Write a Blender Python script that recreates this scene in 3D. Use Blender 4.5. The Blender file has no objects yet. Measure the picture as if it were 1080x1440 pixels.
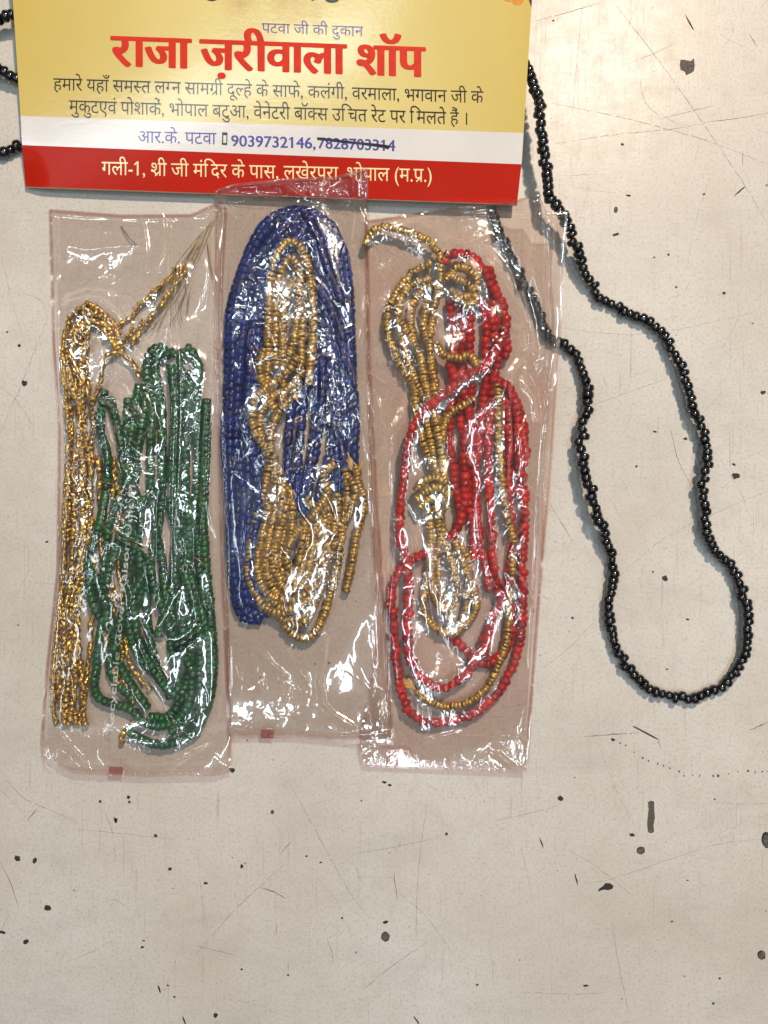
import bpy, bmesh, math, random
import numpy as np
from mathutils import Vector

# ---------------------------------------------------------------- camera, world, lamps, exposure
S = bpy.context.scene
C = S.collection
MM = 0.001
H = 300.0                      # camera height above the table, mm
PX = 0.2                       # one photograph pixel on the table, mm
cam = bpy.data.cameras.new('camera')
cam.sensor_fit = 'VERTICAL'
cam.sensor_height = 24
cam.lens = 24 * H / (1440 * PX)
cam.clip_start = 0.01
cam.clip_end = 20
cam_o = bpy.data.objects.new('camera', cam)
cam_o.location = (0, 0, H * MM)
C.objects.link(cam_o)
S.camera = cam_o

W = bpy.data.worlds.new('World')
S.world = W
W.use_nodes = True
W.node_tree.nodes['Background'].inputs[0].default_value = (0.62, 0.80, 1.0, 1)
W.node_tree.nodes['Background'].inputs[1].default_value = 0.07


def aim(o, at):
    o.rotation_euler = (Vector(at) - o.location).to_track_quat('-Z', 'Y').to_euler()


def lamp_area(name, loc, at, sx, sy, power, col):
    l = bpy.data.lights.new(name, 'AREA')
    l.shape = 'RECTANGLE'
    l.size = sx
    l.size_y = sy
    l.energy = power
    l.color = col
    o = bpy.data.objects.new(name, l)
    o.location = loc
    C.objects.link(o)
    aim(o, at)
    return o


bulb = bpy.data.lights.new('warm_bulb', 'POINT')
bulb.energy = 27
bulb.color = (1.0, 0.83, 0.65)
bulb.shadow_soft_size = 0.022
bulb_o = bpy.data.objects.new('warm_bulb', bulb)
bulb_o.location = (0.20, 0.45, 0.75)
C.objects.link(bulb_o)
# ceiling tube lights of the shop
for loc, sx, sy, power in (((0.03, -0.72, 2.2), 0.09, 1.3, 8.5), ((-0.62, 0.34, 2.1), 0.8, 0.06, 5.5), ((0.64, 0.0, 2.1), 0.08, 1.2, 8.0), ((-1.15, -0.35, 2.1), 0.08, 1.2, 2.6)):
    t_ = lamp_area('tube_light', loc, (0, 0, 0), sx, sy, power, (0.80, 0.93, 1.0))
    t_.rotation_euler = (0, 0, 0)

S.view_settings.view_transform = 'Standard'
S.view_settings.look = 'None'
S.view_settings.gamma = 1
S.view_settings.exposure = 0.07
S.view_settings.use_curve_mapping = False
S.cycles.transparent_max_bounces = 32
S.cycles.max_bounces = 10
S.cycles.caustics_reflective = False
S.cycles.caustics_refractive = False

rng = np.random.default_rng(7)
random.seed(7)


def P(px, py, z=0.0):
    """photograph pixel seen at height z (mm) -> metres"""
    k = (H - z) / H
    return ((px - 540) * PX * k * MM, (720 - py) * PX * k * MM, z * MM)


def PA(px, py, z):
    k = (H - z) / H
    return np.stack([(px - 540) * PX * k * MM, (720 - py) * PX * k * MM, z * MM], -1)


# ---------------------------------------------------------------- materials
def mat(name):
    m = bpy.data.materials.new(name)
    m.use_nodes = True
    nt = m.node_tree
    b = nt.nodes['Principled BSDF']
    return m, nt, b


def node(nt, t, **kw):
    n = nt.nodes.new(t)
    for k, v in kw.items():
        if k in n.inputs:
            n.inputs[k].default_value = v
        else:
            setattr(n, k, v)
    return n


def L(nt, a, b):
    nt.links.new(a, b)


def mathn(nt, op, a, b=None, clamp=False):
    n = nt.nodes.new('ShaderNodeMath')
    n.operation = op
    n.use_clamp = clamp
    for i, v in enumerate((a, b)):
        if v is None:
            continue
        if hasattr(v, 'is_linked'):
            L(nt, v, n.inputs[i])
        else:
            n.inputs[i].default_value = v
    return n.outputs[0]


def ramp(nt, fac, stops):
    n = nt.nodes.new('ShaderNodeValToRGB')
    el = n.color_ramp.elements
    while len(el) < len(stops):
        el.new(0.5)
    for e, (p, c) in zip(el, stops):
        e.position = p
        e.color = c if len(c) == 4 else (*c, 1)
    L(nt, fac, n.inputs[0])
    return n.outputs[0]


def mixc(nt, fac, a, b, blend='MIX'):
    n = nt.nodes.new('ShaderNodeMix')
    n.data_type = 'RGBA'
    n.blend_type = blend
    for i, v in ((0, fac), (6, a), (7, b)):
        if hasattr(v, 'is_linked'):
            L(nt, v, n.inputs[i])
        else:
            n.inputs[i].default_value = v if i == 0 else (*v, 1)
    return n.outputs[2]


def coords(nt, scale=(1, 1, 1), rot=0.0):
    tc = nt.nodes.new('ShaderNodeTexCoord')
    mp = nt.nodes.new('ShaderNodeMapping')
    mp.inputs['Scale'].default_value = scale
    mp.inputs['Rotation'].default_value = (0, 0, rot)
    L(nt, tc.outputs['Object'], mp.inputs['Vector'])
    return mp.outputs[0]


def noise(nt, vec, scale, detail=4, rough=0.55, dist=0.0):
    n = node(nt, 'ShaderNodeTexNoise', Scale=scale, Detail=detail, Roughness=rough, Distortion=dist)
    L(nt, vec, n.inputs['Vector'])
    return n.outputs['Fac']


def table_material():
    m, nt, b = mat('worn_laminate')
    v = coords(nt)
    big = noise(nt, v, 14, 4)
    base = ramp(nt, big, [(0.3, (0.535, 0.490, 0.438)), (0.7, (0.635, 0.595, 0.55))])
    mid = noise(nt, v, 190, 7, 0.72)
    base = mixc(nt, ramp(nt, mid, [(0.48, (0, 0, 0)), (0.80, (0.34, 0.34, 0.34))]), base, (0.42, 0.36, 0.30))
    fine = noise(nt, v, 1300, 3, 0.7)
    base = mixc(nt, ramp(nt, fine, [(0.50, (0, 0, 0)), (0.76, (0.62, 0.62, 0.62))]), base, (0.31, 0.265, 0.225))
    # wear: fine scratches at several angles, in patches
    patch = noise(nt, v, 34, 3)
    patch = ramp(nt, patch, [(0.40, (0, 0, 0)), (0.66, (1, 1, 1))])
    tot = None
    for a, sc in ((0.35, (1500, 34, 1)), (-0.9, (1300, 42, 1)), (1.3, (1800, 38, 1)), (2.3, (1400, 30, 1)), (0.02, (2000, 60, 1))):
        s = noise(nt, coords(nt, sc, a), 1.0, 2, 0.5, 0.25)
        s = ramp(nt, s, [(0.675, (0, 0, 0)), (0.735, (1, 1, 1))])
        tot = s if tot is None else mathn(nt, 'MAXIMUM', tot, s)
    f = mathn(nt, 'MULTIPLY', tot, patch)
    f = mathn(nt, 'MULTIPLY', f, 0.36)
    base = mixc(nt, f, base, (0.16, 0.13, 0.11))
    # small dark pits
    vo = node(nt, 'ShaderNodeTexVoronoi', Scale=260.0)
    L(nt, v, vo.inputs['Vector'])
    sel = node(nt, 'ShaderNodeSeparateColor')
    L(nt, vo.outputs['Color'], sel.inputs[0])
    pick = mathn(nt, 'GREATER_THAN', sel.outputs[0], 0.93)
    dot = mathn(nt, 'LESS_THAN', vo.outputs['Distance'], mathn(nt, 'MULTIPLY', sel.outputs[1], 0.11))
    base = mixc(nt, mathn(nt, 'MULTIPLY', mathn(nt, 'MULTIPLY', pick, dot), 0.75), base, (0.08, 0.06, 0.05))
    st = ramp(nt, noise(nt, v, 22, 5, 0.6, 0.6), [(0.52, (0, 0, 0)), (0.72, (0.35, 0.35, 0.35))])
    base = mixc(nt, st, base, (0.47, 0.385, 0.31))
    sm = ramp(nt, noise(nt, coords(nt, (30, 75, 1), 0.5), 1.0, 5, 0.7, 0.5), [(0.52, (0, 0, 0)), (0.75, (0.38, 0.38, 0.38))])
    base = mixc(nt, sm, base, (0.40, 0.37, 0.33))
    L(nt, base, b.inputs['Base Color'])
    b.inputs['Specular IOR Level'].default_value = 0.22
    r = ramp(nt, mid, [(0.3, (0.27, 0.27, 0.27)), (0.75, (0.37, 0.37, 0.37))])
    L(nt, r, b.inputs['Roughness'])
    bp = node(nt, 'ShaderNodeBump', Strength=0.10, Distance=0.0002)
    L(nt, mathn(nt, 'SUBTRACT', fine, mathn(nt, 'MULTIPLY', tot, 0.5)), bp.inputs['Height'])
    L(nt, bp.outputs[0], b.inputs['Normal'])
    return m


def plain(name, col, rough=0.5, var=0.0, nscale=400, metal=0.0, coat=0.0):
    m, nt, b = mat(name)
    b.inputs['Roughness'].default_value = rough
    b.inputs['Specular IOR Level'].default_value = 0.15 if 'ink' in name else 0.5
    b.inputs['Metallic'].default_value = metal
    b.inputs['Coat Weight'].default_value = 0.5 if 'ink' in name and 'red' not in name else coat
    b.inputs['Coat Roughness'].default_value = 0.13
    n = noise(nt, coords(nt), nscale, 4)
    lo = tuple(c * (1 - var) for c in col)
    hi = tuple(min(1, c * (1 + var)) for c in col)
    L(nt, ramp(nt, n, [(0.3, lo), (0.7, hi)]), b.inputs['Base Color'])
    return m


def card_material(name, col, glossbump=0.25, faded=False, coat=0.6):
    m, nt, b = mat(name)
    v = coords(nt)
    n = noise(nt, v, 26, 3)
    c = ramp(nt, n, [(0.3, tuple(x * 0.93 for x in col)), (0.7, tuple(min(1, x * 1.05) for x in col))])
    g = noise(nt, v, 2200, 2)
    c = mixc(nt, ramp(nt, g, [(0.4, (0.10,) * 3), (0.75, (0, 0, 0))]), c, tuple(x * 0.6 for x in col))
    if faded:
        tc0 = node(nt, 'ShaderNodeTexCoord')
        sx = node(nt, 'ShaderNodeSeparateXYZ')
        L(nt, tc0.outputs['Object'], sx.inputs[0])
        dx = mathn(nt, 'ABSOLUTE', mathn(nt, 'MULTIPLY', mathn(nt, 'SUBTRACT', sx.outputs[0], (400 - 540) * PX * MM), 1 / (370 * PX * MM)))
        dx = mathn(nt, 'ADD', dx, mathn(nt, 'MULTIPLY', mathn(nt, 'SUBTRACT', noise(nt, v, 18, 3), 0.5), 0.5))
        c = mixc(nt, ramp(nt, dx, [(0.35, (0, 0, 0)), (1.0, (1, 1, 1))]), c, (0.60, 0.445, 0.115))
        # washed-out warm picture behind the words: soft brownish blotches
        tc = node(nt, 'ShaderNodeTexCoord')
        tot = None
        for (px, py, sx, sy, w) in ((345, 20, 26, 34, 0.55), (362, 88, 46, 36, 0.42), (415, 18, 30, 42, 0.60), (448, 30, 14, 44, 0.45), (335, 118, 30, 20, 0.3)):
            mp = node(nt, 'ShaderNodeMapping')
            x, y, _ = P(px, py)
            mp.vector_type = 'POINT'
            mp.inputs['Scale'].default_value = (1 / (sx * PX * MM), 1 / (sy * PX * MM), 0)
            mp.inputs['Location'].default_value = (-x / (sx * PX * MM), -y / (sy * PX * MM), 0)
            L(nt, tc.outputs['Object'], mp.inputs[0])
            ln = node(nt, 'ShaderNodeVectorMath', operation='LENGTH')
            L(nt, mp.outputs[0], ln.inputs[0])
            d = mathn(nt, 'SUBTRACT', 1.25, ln.outputs['Value'], True)
            d = mathn(nt, 'MULTIPLY', d, w)
            tot = d if tot is None else mathn(nt, 'MAXIMUM', tot, d)
        nn = ramp(nt, noise(nt, v, 190, 4, 0.6), [(0.32, (0.25,) * 3), (0.68, (1, 1, 1))])
        c = mixc(nt, mathn(nt, 'MULTIPLY', tot, nn), c, (0.46, 0.25, 0.10))
    L(nt, c, b.inputs['Base Color'])
    b.inputs['Roughness'].default_value = 0.5
    b.inputs['Specular IOR Level'].default_value = 0.05
    b.inputs['Coat Weight'].default_value = coat
    b.inputs['Coat Roughness'].default_value = 0.12
    bp = node(nt, 'ShaderNodeBump', Strength=glossbump, Distance=0.00007)
    L(nt, mathn(nt, 'ADD', noise(nt, v, 900, 3, 0.6), noise(nt, v, 90, 2)), bp.inputs['Height'])
    L(nt, bp.outputs[0], b.inputs['Normal'])
    L(nt, bp.outputs[0], b.inputs['Coat Normal'])
    return m


def bead_material(name, dark, light, rough=0.15, metal=0.0, trans=0.0, coat=0.6, spark=0.0, bump=0.12):
    """each bead carries its own random 'tone'"""
    m, nt, b = mat(name)
    at = node(nt, 'ShaderNodeAttribute')
    at.attribute_name = 'tone'
    v = coords(nt)
    n = noise(nt, v, 900, 3, 0.6)
    f = mathn(nt, 'ADD', mathn(nt, 'MULTIPLY', at.outputs['Fac'], 0.75), mathn(nt, 'MULTIPLY', n, 0.3), True)
    c = ramp(nt, f, [(0.1, dark), (0.9, light)])
    L(nt, c, b.inputs['Base Color'])
    b.inputs['Roughness'].default_value = rough
    b.inputs['Metallic'].default_value = metal
    b.inputs['Coat Weight'].default_value = coat
    b.inputs['Coat Roughness'].default_value = 0.06
    bp = node(nt, 'ShaderNodeBump', Strength=bump, Distance=0.00025)
    L(nt, noise(nt, v, 1500, 2), bp.inputs['Height'])
    L(nt, bp.outputs[0], b.inputs['Normal'])
    out = nt.nodes['Material Output']
    sh = b.outputs[0]
    if trans:
        tr = node(nt, 'ShaderNodeBsdfTranslucent')
        L(nt, c, tr.inputs[0])
        mx = node(nt, 'ShaderNodeMixShader')
        mx.inputs[0].default_value = trans
        L(nt, sh, mx.inputs[1])
        L(nt, tr.outputs[0], mx.inputs[2])
        sh = mx.outputs[0]
    if spark:
        # foil lining: tiny mirror facets
        vo = node(nt, 'ShaderNodeTexVoronoi', Scale=1500.0)
        L(nt, v, vo.inputs['Vector'])
        geo = node(nt, 'ShaderNodeNewGeometry')
        sub = node(nt, 'ShaderNodeVectorMath', operation='SUBTRACT')
        L(nt, vo.outputs['Color'], sub.inputs[0])
        sub.inputs[1].default_value = (0.5, 0.5, 0.5)
        sc = node(nt, 'ShaderNodeVectorMath', operation='SCALE')
        L(nt, sub.outputs[0], sc.inputs[0])
        sc.inputs['Scale'].default_value = 1.1
        ad = node(nt, 'ShaderNodeVectorMath', operation='ADD')
        L(nt, geo.outputs['Normal'], ad.inputs[0])
        L(nt, sc.outputs[0], ad.inputs[1])
        nm = node(nt, 'ShaderNodeVectorMath', operation='NORMALIZE')
        L(nt, ad.outputs[0], nm.inputs[0])
        gl = node(nt, 'ShaderNodeBsdfGlossy', Roughness=0.16)
        gl.inputs['Color'].default_value = (*light, 1)
        L(nt, nm.outputs[0], gl.inputs['Normal'])
        mx = node(nt, 'ShaderNodeMixShader')
        mx.inputs[0].default_value = spark
        L(nt, sh, mx.inputs[1])
        L(nt, gl.outputs[0], mx.inputs[2])
        sh = mx.outputs[0]
    L(nt, sh, out.inputs[0])
    return m


def film_material(name, tint, haze=0.02, rough=0.05, refl=2.7, bump=0.62, bscale=230, dye=None):
    m = bpy.data.materials.new(name)
    m.use_nodes = True
    nt = m.node_tree
    nt.nodes.remove(nt.nodes['Principled BSDF'])
    out = nt.nodes['Material Output']
    v = coords(nt)
    vs = coords(nt, (1.0, 0.6, 1.0), 0.12)

    def crinkle(sc, width, vec, dist):
        n = noise(nt, vec, sc, 1.5, 0.5, dist)
        d = mathn(nt, 'ABSOLUTE', mathn(nt, 'SUBTRACT', n, 0.5))
        return mathn(nt, 'POWER', mathn(nt, 'SUBTRACT', 1.0, mathn(nt, 'DIVIDE', d, width), True), 1.5)
    m1 = ramp(nt, noise(nt, v, 60, 2), [(0.40, (0, 0, 0)), (0.54, (1, 1, 1))])
    m2 = ramp(nt, noise(nt, v, 41, 2), [(0.42, (0, 0, 0)), (0.58, (1, 1, 1))])
    c1 = mathn(nt, 'MULTIPLY', crinkle(bscale * 0.34, 0.035, vs, 1.0), m1)
    c2 = mathn(nt, 'MULTIPLY', crinkle(bscale * 0.95, 0.06, v, 1.6), m2)
    n1 = noise(nt, vs, bscale * 0.6, 3, 0.55, 0.8)
    hgt = mathn(nt, 'ADD', mathn(nt, 'ADD', c1, mathn(nt, 'MULTIPLY', c2, 0.25)), mathn(nt, 'MULTIPLY', n1, 0.22))
    at = node(nt, 'ShaderNodeAttribute')          # along the big folds the sheet is stretched smooth
    at.attribute_name = 'tone'
    bp = node(nt, 'ShaderNodeBump', Strength=bump, Distance=0.0006)
    L(nt, mathn(nt, 'MULTIPLY', mathn(nt, 'SUBTRACT', 1.0, at.outputs['Fac']), bump), bp.inputs['Strength'])
    L(nt, hgt, bp.inputs['Height'])
    fr = node(nt, 'ShaderNodeFresnel', IOR=1.5)
    L(nt, bp.outputs[0], fr.inputs['Normal'])
    fac = mathn(nt, 'MULTIPLY', fr.outputs[0], refl, True)
    tr = node(nt, 'ShaderNodeBsdfTransparent')
    if dye is None:
        tr.inputs[0].default_value = (*tint, 1)
    else:
        dn = ramp(nt, noise(nt, v, 24, 2), [(0.42, (0, 0, 0)), (0.68, (1, 1, 1))])
        L(nt, mixc(nt, dn, tint, dye), tr.inputs[0])
    gl = node(nt, 'ShaderNodeBsdfGlossy', Roughness=rough)
    L(nt, bp.outputs[0], gl.inputs['Normal'])
    df = node(nt, 'ShaderNodeBsdfDiffuse')
    df.inputs[0].default_value = (0.8, 0.78, 0.76, 1)
    hz = mathn(nt, 'MULTIPLY', ramp(nt, noise(nt, v, 120, 4), [(0.3, (0.4,) * 3), (0.75, (1.6,) * 3)]), haze)
    mx = node(nt, 'ShaderNodeMixShader')
    L(nt, hz, mx.inputs[0])
    L(nt, tr.outputs[0], mx.inputs[1])
    L(nt, df.outputs[0], mx.inputs[2])
    # a thin sheet: the reflection of the room lies over what shows through it
    cr = node(nt, 'ShaderNodeCombineColor')
    fac = mathn(nt, 'MINIMUM', fac, 0.22)
    for k in range(3):
        L(nt, fac, cr.inputs[k])
    L(nt, cr.outputs[0], gl.inputs[0])
    gl2 = node(nt, 'ShaderNodeBsdfGlossy', Roughness=0.21)
    L(nt, bp.outputs[0], gl2.inputs['Normal'])
    L(nt, cr.outputs[0], gl2.inputs[0])
    gm = node(nt, 'ShaderNodeMixShader')
    gm.inputs[0].default_value = 0.22
    L(nt, gl.outputs[0], gm.inputs[1])
    L(nt, gl2.outputs[0], gm.inputs[2])
    m2 = node(nt, 'ShaderNodeAddShader')
    L(nt, mx.outputs[0], m2.inputs[0])
    L(nt, gm.outputs[0], m2.inputs[1])
    L(nt, m2.outputs[0], out.inputs[0])
    return m


M_table = table_material()
M_chip = plain('exposed_core', (0.095, 0.08, 0.066), 0.8, 0.5, 1400)
M_chip_dark = plain('dark_grime', (0.022, 0.018, 0.016), 0.7, 0.3, 900)
M_scratch = plain('scratch_grime', (0.11, 0.085, 0.07), 0.7, 0.3, 900)
M_scratch_pale = plain('faint_scratch_grime', (0.30, 0.25, 0.215), 0.6, 0.2, 900)
M_black = bead_material('black_glass', (0.004, 0.004, 0.005), (0.016, 0.016, 0.018), 0.16, coat=0.6, bump=0.0)
M_thread = plain('black_thread', (0.01, 0.01, 0.01), 0.8)
M_amber = bead_material('amber_lined_glass', (0.16, 0.075, 0.008), (0.75, 0.45, 0.06), 0.22, metal=0.65, coat=0.8, spark=0.5, bump=0.35)
M_gold = bead_material('antique_gold_discs', (0.20, 0.115, 0.02), (0.64, 0.42, 0.11), 0.30, metal=0.5, coat=0.2, spark=0.18)
M_gold2 = bead_material('olive_gold_discs', (0.23, 0.155, 0.028), (0.68, 0.49, 0.125), 0.30, metal=0.45, coat=0.2, spark=0.22)
M_green = bead_material('green_glass', (0.002, 0.024, 0.005), (0.010, 0.12, 0.018), 0.12, trans=0.15)
M_blue = bead_material('blue_glass', (0.0, 0.006, 0.085), (0.002, 0.032, 0.31), 0.14, trans=0.25)
M_red = bead_material('red_glass', (0.32, 0.003, 0.002), (0.86, 0.028, 0.010), 0.10, trans=0.35)
M_wire = plain('brass_wire', (0.30, 0.20, 0.07), 0.35, 0.3, 800, metal=0.6)
M_tassel = plain('tan_thread_end', (0.62, 0.42, 0.13), 0.7, 0.25, 1500)
M_film = film_material('clear_film', (0.93, 0.91, 0.90), 0.013)
M_film_mid = film_material('clear_film_crumpled', (0.85, 0.815, 0.795), 0.013, bscale=290, bump=0.7)
M_film_red = film_material('clear_film_pinkish', (0.88, 0.835, 0.81), 0.013, bscale=290, dye=(0.86, 0.745, 0.72))
M_back = film_material('clear_film_back', (0.875, 0.83, 0.80), 0.005, bump=0.1, refl=0.3, rough=0.2)
M_seam = film_material('welded_pink_seam', (0.84, 0.69, 0.655), 0.05, bump=0.3, refl=1.2, rough=0.15)
M_mark = film_material('red_print_on_film', (0.62, 0.20, 0.15), 0.08, bump=0.2, refl=0.8)
M_white_print = plain('white_print', (0.80, 0.82, 0.78), 0.6, 0.1)
M_yellow = card_material('yellow_print', (0.72, 0.59, 0.24), faded=True)
M_white = card_material('white_print_band', (0.72, 0.68, 0.66))
M_redband = card_material('red_print_band', (0.45, 0.016, 0.006), coat=0.05)
M_paper = plain('paper_edge', (0.55, 0.45, 0.30), 0.8, 0.1)
M_ink_red = plain('red_ink', (0.62, 0.035, 0.015), 0.5, 0.08)
M_ink_black = plain('black_ink', (0.025, 0.022, 0.016), 0.5, 0.1)
M_ink_violet = plain('violet_ink', (0.085, 0.045, 0.21), 0.5, 0.1)
M_ink_blue = plain('blue_ink', (0.075, 0.065, 0.32), 0.5, 0.1)
M_ink_cream = plain('cream_ink', (0.86, 0.70, 0.38), 0.5, 0.05)
M_marker = plain('marker_ink', (0.012, 0.01, 0.02), 0.4, 0.1)
M_orange = plain('orange_flower_ink', (0.72, 0.27, 0.03), 0.4, 0.2)


# ---------------------------------------------------------------- mesh helpers
def link_mesh(name, verts, faces, m, parent=None, smooth=True, tone=None):
    me = bpy.data.meshes.new(name)
    me.from_pydata([tuple(v) for v in verts] if not isinstance(verts, np.ndarray) else verts.tolist(), [], faces if isinstance(faces, list) else faces.tolist())
    if smooth:
        me.polygons.foreach_set('use_smooth', [True] * len(me.polygons))
    if tone is not None:
        a = me.attributes.new('tone', 'FLOAT', 'POINT')
        a.data.foreach_set('value', np.asarray(tone, dtype=np.float32))
    me.materials.append(m)
    o = bpy.data.objects.new(name, me)
    C.objects.link(o)
    if parent is not None:
        o.parent = parent
        o.matrix_parent_inverse = parent.matrix_world.inverted() if False else o.matrix_parent_inverse
    return o


def thing(name, label, cat, group=None):
    o = bpy.data.objects.new(name, None)
    o.empty_display_size = 0.01
    C.objects.link(o)
    o['label'] = label
    o['category'] = cat
    if group:
        o['group'] = group
    return o


def catmull(pts, step=1.0):
    """pts (px,py,z) -> dense points about one pixel apart"""
    p = np.array(pts, float)
    if len(p) == 2:
        n = max(2, int(np.hypot(*(p[1] - p[0])[:2]) / step))
        return p[0] + (p[1] - p[0]) * np.linspace(0, 1, n)[:, None]
    q = np.vstack([2 * p[0] - p[1], p, 2 * p[-1] - p[-2]])
    out = []
    for i in range(1, len(q) - 2):
        p0, p1, p2, p3 = q[i - 1], q[i], q[i + 1], q[i + 2]
        n = max(2, int(np.linalg.norm((p2 - p1)[:2]) / step))
        t = np.linspace(0, 1, n, endpoint=False)[:, None]
        out.append(0.5 * ((2 * p1) + (-p0 + p2) * t + (2 * p0 - 5 * p1 + 4 * p2 - p3) * t ** 2 + (-p0 + 3 * p1 - 3 * p2 + p3) * t ** 3))
    out.append(p[-1:])
    return np.vstack(out)


def bead_template(kind, seg=12):
    prof = {'seed': [(-.5, .34), (-.5, .66), (-.43, .86), (-.24, 1.0), (.24, 1.0), (.43, .86), (.5, .66), (.5, .34)],
            'round': [(-.5, .30), (-.49, .55), (-.36, .83), (-.14, .99), (.14, .99), (.36, .83), (.49, .55), (.5, .30)],
            'disc': [(-.5, .3), (-.5, .86), (-.34, 1.0), (.34, 1.0), (.5, .86), (.5, .3)],
            'bugle': [(-.5, .4), (-.5, .85), (-.42, 1.0), (.42, 1.0), (.5, .85), (.5, .4)]}[kind]
    if kind == 'bugle':
        seg = 7
    v, f = [], []
    for (x, r) in prof:
        for k in range(seg):
            a = 2 * math.pi * k / seg
            v.append((x, r * math.cos(a), r * math.sin(a)))
    n = len(prof)
    for i in range(n - 1):
        for k in range(seg):
            k2 = (k + 1) % seg
            f.append((i * seg + k, i * seg + k2, (i + 1) * seg + k2, (i + 1) * seg + k))
    for k in range(seg):                      # bore
        k2 = (k + 1) % seg
        f.append(((n - 1) * seg + k, (n - 1) * seg + k2, k2, k))
    return np.array(v), np.array(f)


TPL = {k: bead_template(k) for k in ('seed', 'round', 'disc', 'bugle')}
GX, GY = 300, 740                # height raster, 2 px... covers the bags
HM = {}                          # bag -> list of (px, py, ztop, rpx)


def strand_frames(pts, pitch, jit, wob, jz=None):
    d = catmull(pts)
    W3 = np.stack([d[:, 0] * PX, -d[:, 1] * PX, d[:, 2]], -1)
    s = np.concatenate([[0], np.cumsum(np.linalg.norm(np.diff(W3, axis=0), axis=1))]) / PX
    pos, x = [], pitch * 0.5
    while x < s[-1] - pitch * 0.3:
        pos.append(x)
        x += pitch * (1 + jit * rng.uniform(-1, 1))
    pos = np.array(pos)
    c = np.stack([np.interp(pos, s, d[:, k]) for k in range(3)], -1)
    e = np.stack([np.interp(np.minimum(pos + 2, s[-1]), s, d[:, k]) - np.interp(np.maximum(pos - 2, 0), s, d[:, k]) for k in range(3)], -1)
    t = np.stack([e[:, 0] * PX, -e[:, 1] * PX, e[:, 2]], -1)
    t += rng.normal(0, 0.12 + wob * 0.05, t.shape) * np.linalg.norm(t, axis=1, keepdims=True)
    t /= np.linalg.norm(t, axis=1, keepdims=True)
    nrm = np.stack([-t[:, 1], t[:, 0], np.zeros(len(t))], -1)
    nrm /= np.linalg.norm(nrm, axis=1, keepdims=True) + 1e-9
    b = np.cross(t, nrm)
    off = rng.normal(0, wob, len(t))
    c[:, 0] += nrm[:, 0] * off
    c[:, 1] -= nrm[:, 1] * off
    c[:, 2] += (rng.uniform(-1, 1, len(t)) * (jz if jz is not None else 0.15))
    return c, t, nrm, b


def bead_arrays(pts, kind, dia, pitch, jit=0.12, wob=0.6, bag=None, rvar=0.08):
    c, t, n, b = strand_frames(pts, pitch, jit, wob)
    tv, tf = TPL[kind]
    k = len(c)
    r = dia * PX / 2 * (1 + rng.normal(0, rvar, k))
    ln = pitch * PX * (1.0 + rng.normal(0, 0.07, k)) * (1.14 if kind == 'round' else 1.0)
    c[:, 2] = np.maximum(c[:, 2], r + 0.15)
    w = PA(c[:, 0], c[:, 1], c[:, 2])
    v = (w[:, None, :] + MM * (tv[None, :, 0, None] * ln[:, None, None] * t[:, None, :]
                               + tv[None, :, 1, None] * r[:, None, None] * n[:, None, :]
                               + tv[None, :, 2, None] * r[:, None, None] * b[:, None, :]))
    f = tf[None] + (np.arange(k) * len(tv))[:, None, None]
    tone = np.repeat(np.clip(rng.normal(0.5, 0.25, k), 0, 1), len(tv))
    if bag:
        HM.setdefault(bag, []).append(np.stack([c[:, 0], c[:, 1], c[:, 2] + r, r / PX], -1))
    return v.reshape(-1, 3), f.reshape(-1, 4), tone


def strand(parent, name, pts, kind, dia, pitch, m, bag=None, **kw):
    v, f, t = bead_arrays(pts, kind, dia, pitch, bag=bag, **kw)
    return link_mesh(name, v, f, m, parent, True, t)


def tube(parent, name, pts, dia_mm, m, seg=6, step=3):
    d = catmull(pts)[::step]
    w = PA(d[:, 0], d[:, 1], np.maximum(d[:, 2], dia_mm / 2 + 0.05)) / MM
    t = np.gradient(w, axis=0)
    t /= np.linalg.norm(t, axis=1, keepdims=True) + 1e-9
    n = np.stack([-t[:, 1], t[:, 0], np.zeros(len(t))], -1)
    n /= np.linalg.norm(n, axis=1, keepdims=True) + 1e-9
    b = np.cross(t, n)
    a = np.linspace(0, 2 * np.pi, seg, endpoint=False)
    v = w[:, None] + dia_mm / 2 * (np.cos(a)[None, :, None] * n[:, None] + np.sin(a)[None, :, None] * b[:, None])
    f = []
    for i in range(len(d) - 1):
        for k in range(seg):
            k2 = (k + 1) % seg
            f.append((i * seg + k, i * seg + k2, (i + 1) * seg + k2, (i + 1) * seg + k))
    return link_mesh(name, (v * MM).reshape(-1, 3), f, m, parent)


def bundle(path, n, widths, z0, dz, wander=3.0):
    """n strands side by side along a path of (px,py); widths = half width at each point"""
    d = np.array(path, float)
    t = np.gradient(d, axis=0)
    t /= np.linalg.norm(t, axis=1, keepdims=True)
    nr = np.stack([-t[:, 1], t[:, 0]], -1)
    w = np.interp(np.linspace(0, 1, len(d)), np.linspace(0, 1, len(widths)), widths)
    out = []
    for i in range(n):
        o = (i / (n - 1) * 2 - 1) if n > 1 else 0
        q = d + nr * (o * w)[:, None] + rng.normal(0, wander, d.shape)
        z = z0 + (dz if i % 2 else 0) + rng.normal(0, 0.25, len(d))
        out.append([(a, b, c) for (a, b), c in zip(q, z)])
    return out


def Z(pts, z, var=0.25):
    return [(x, y, z + rng.normal(0, var)) for x, y in pts]


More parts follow.
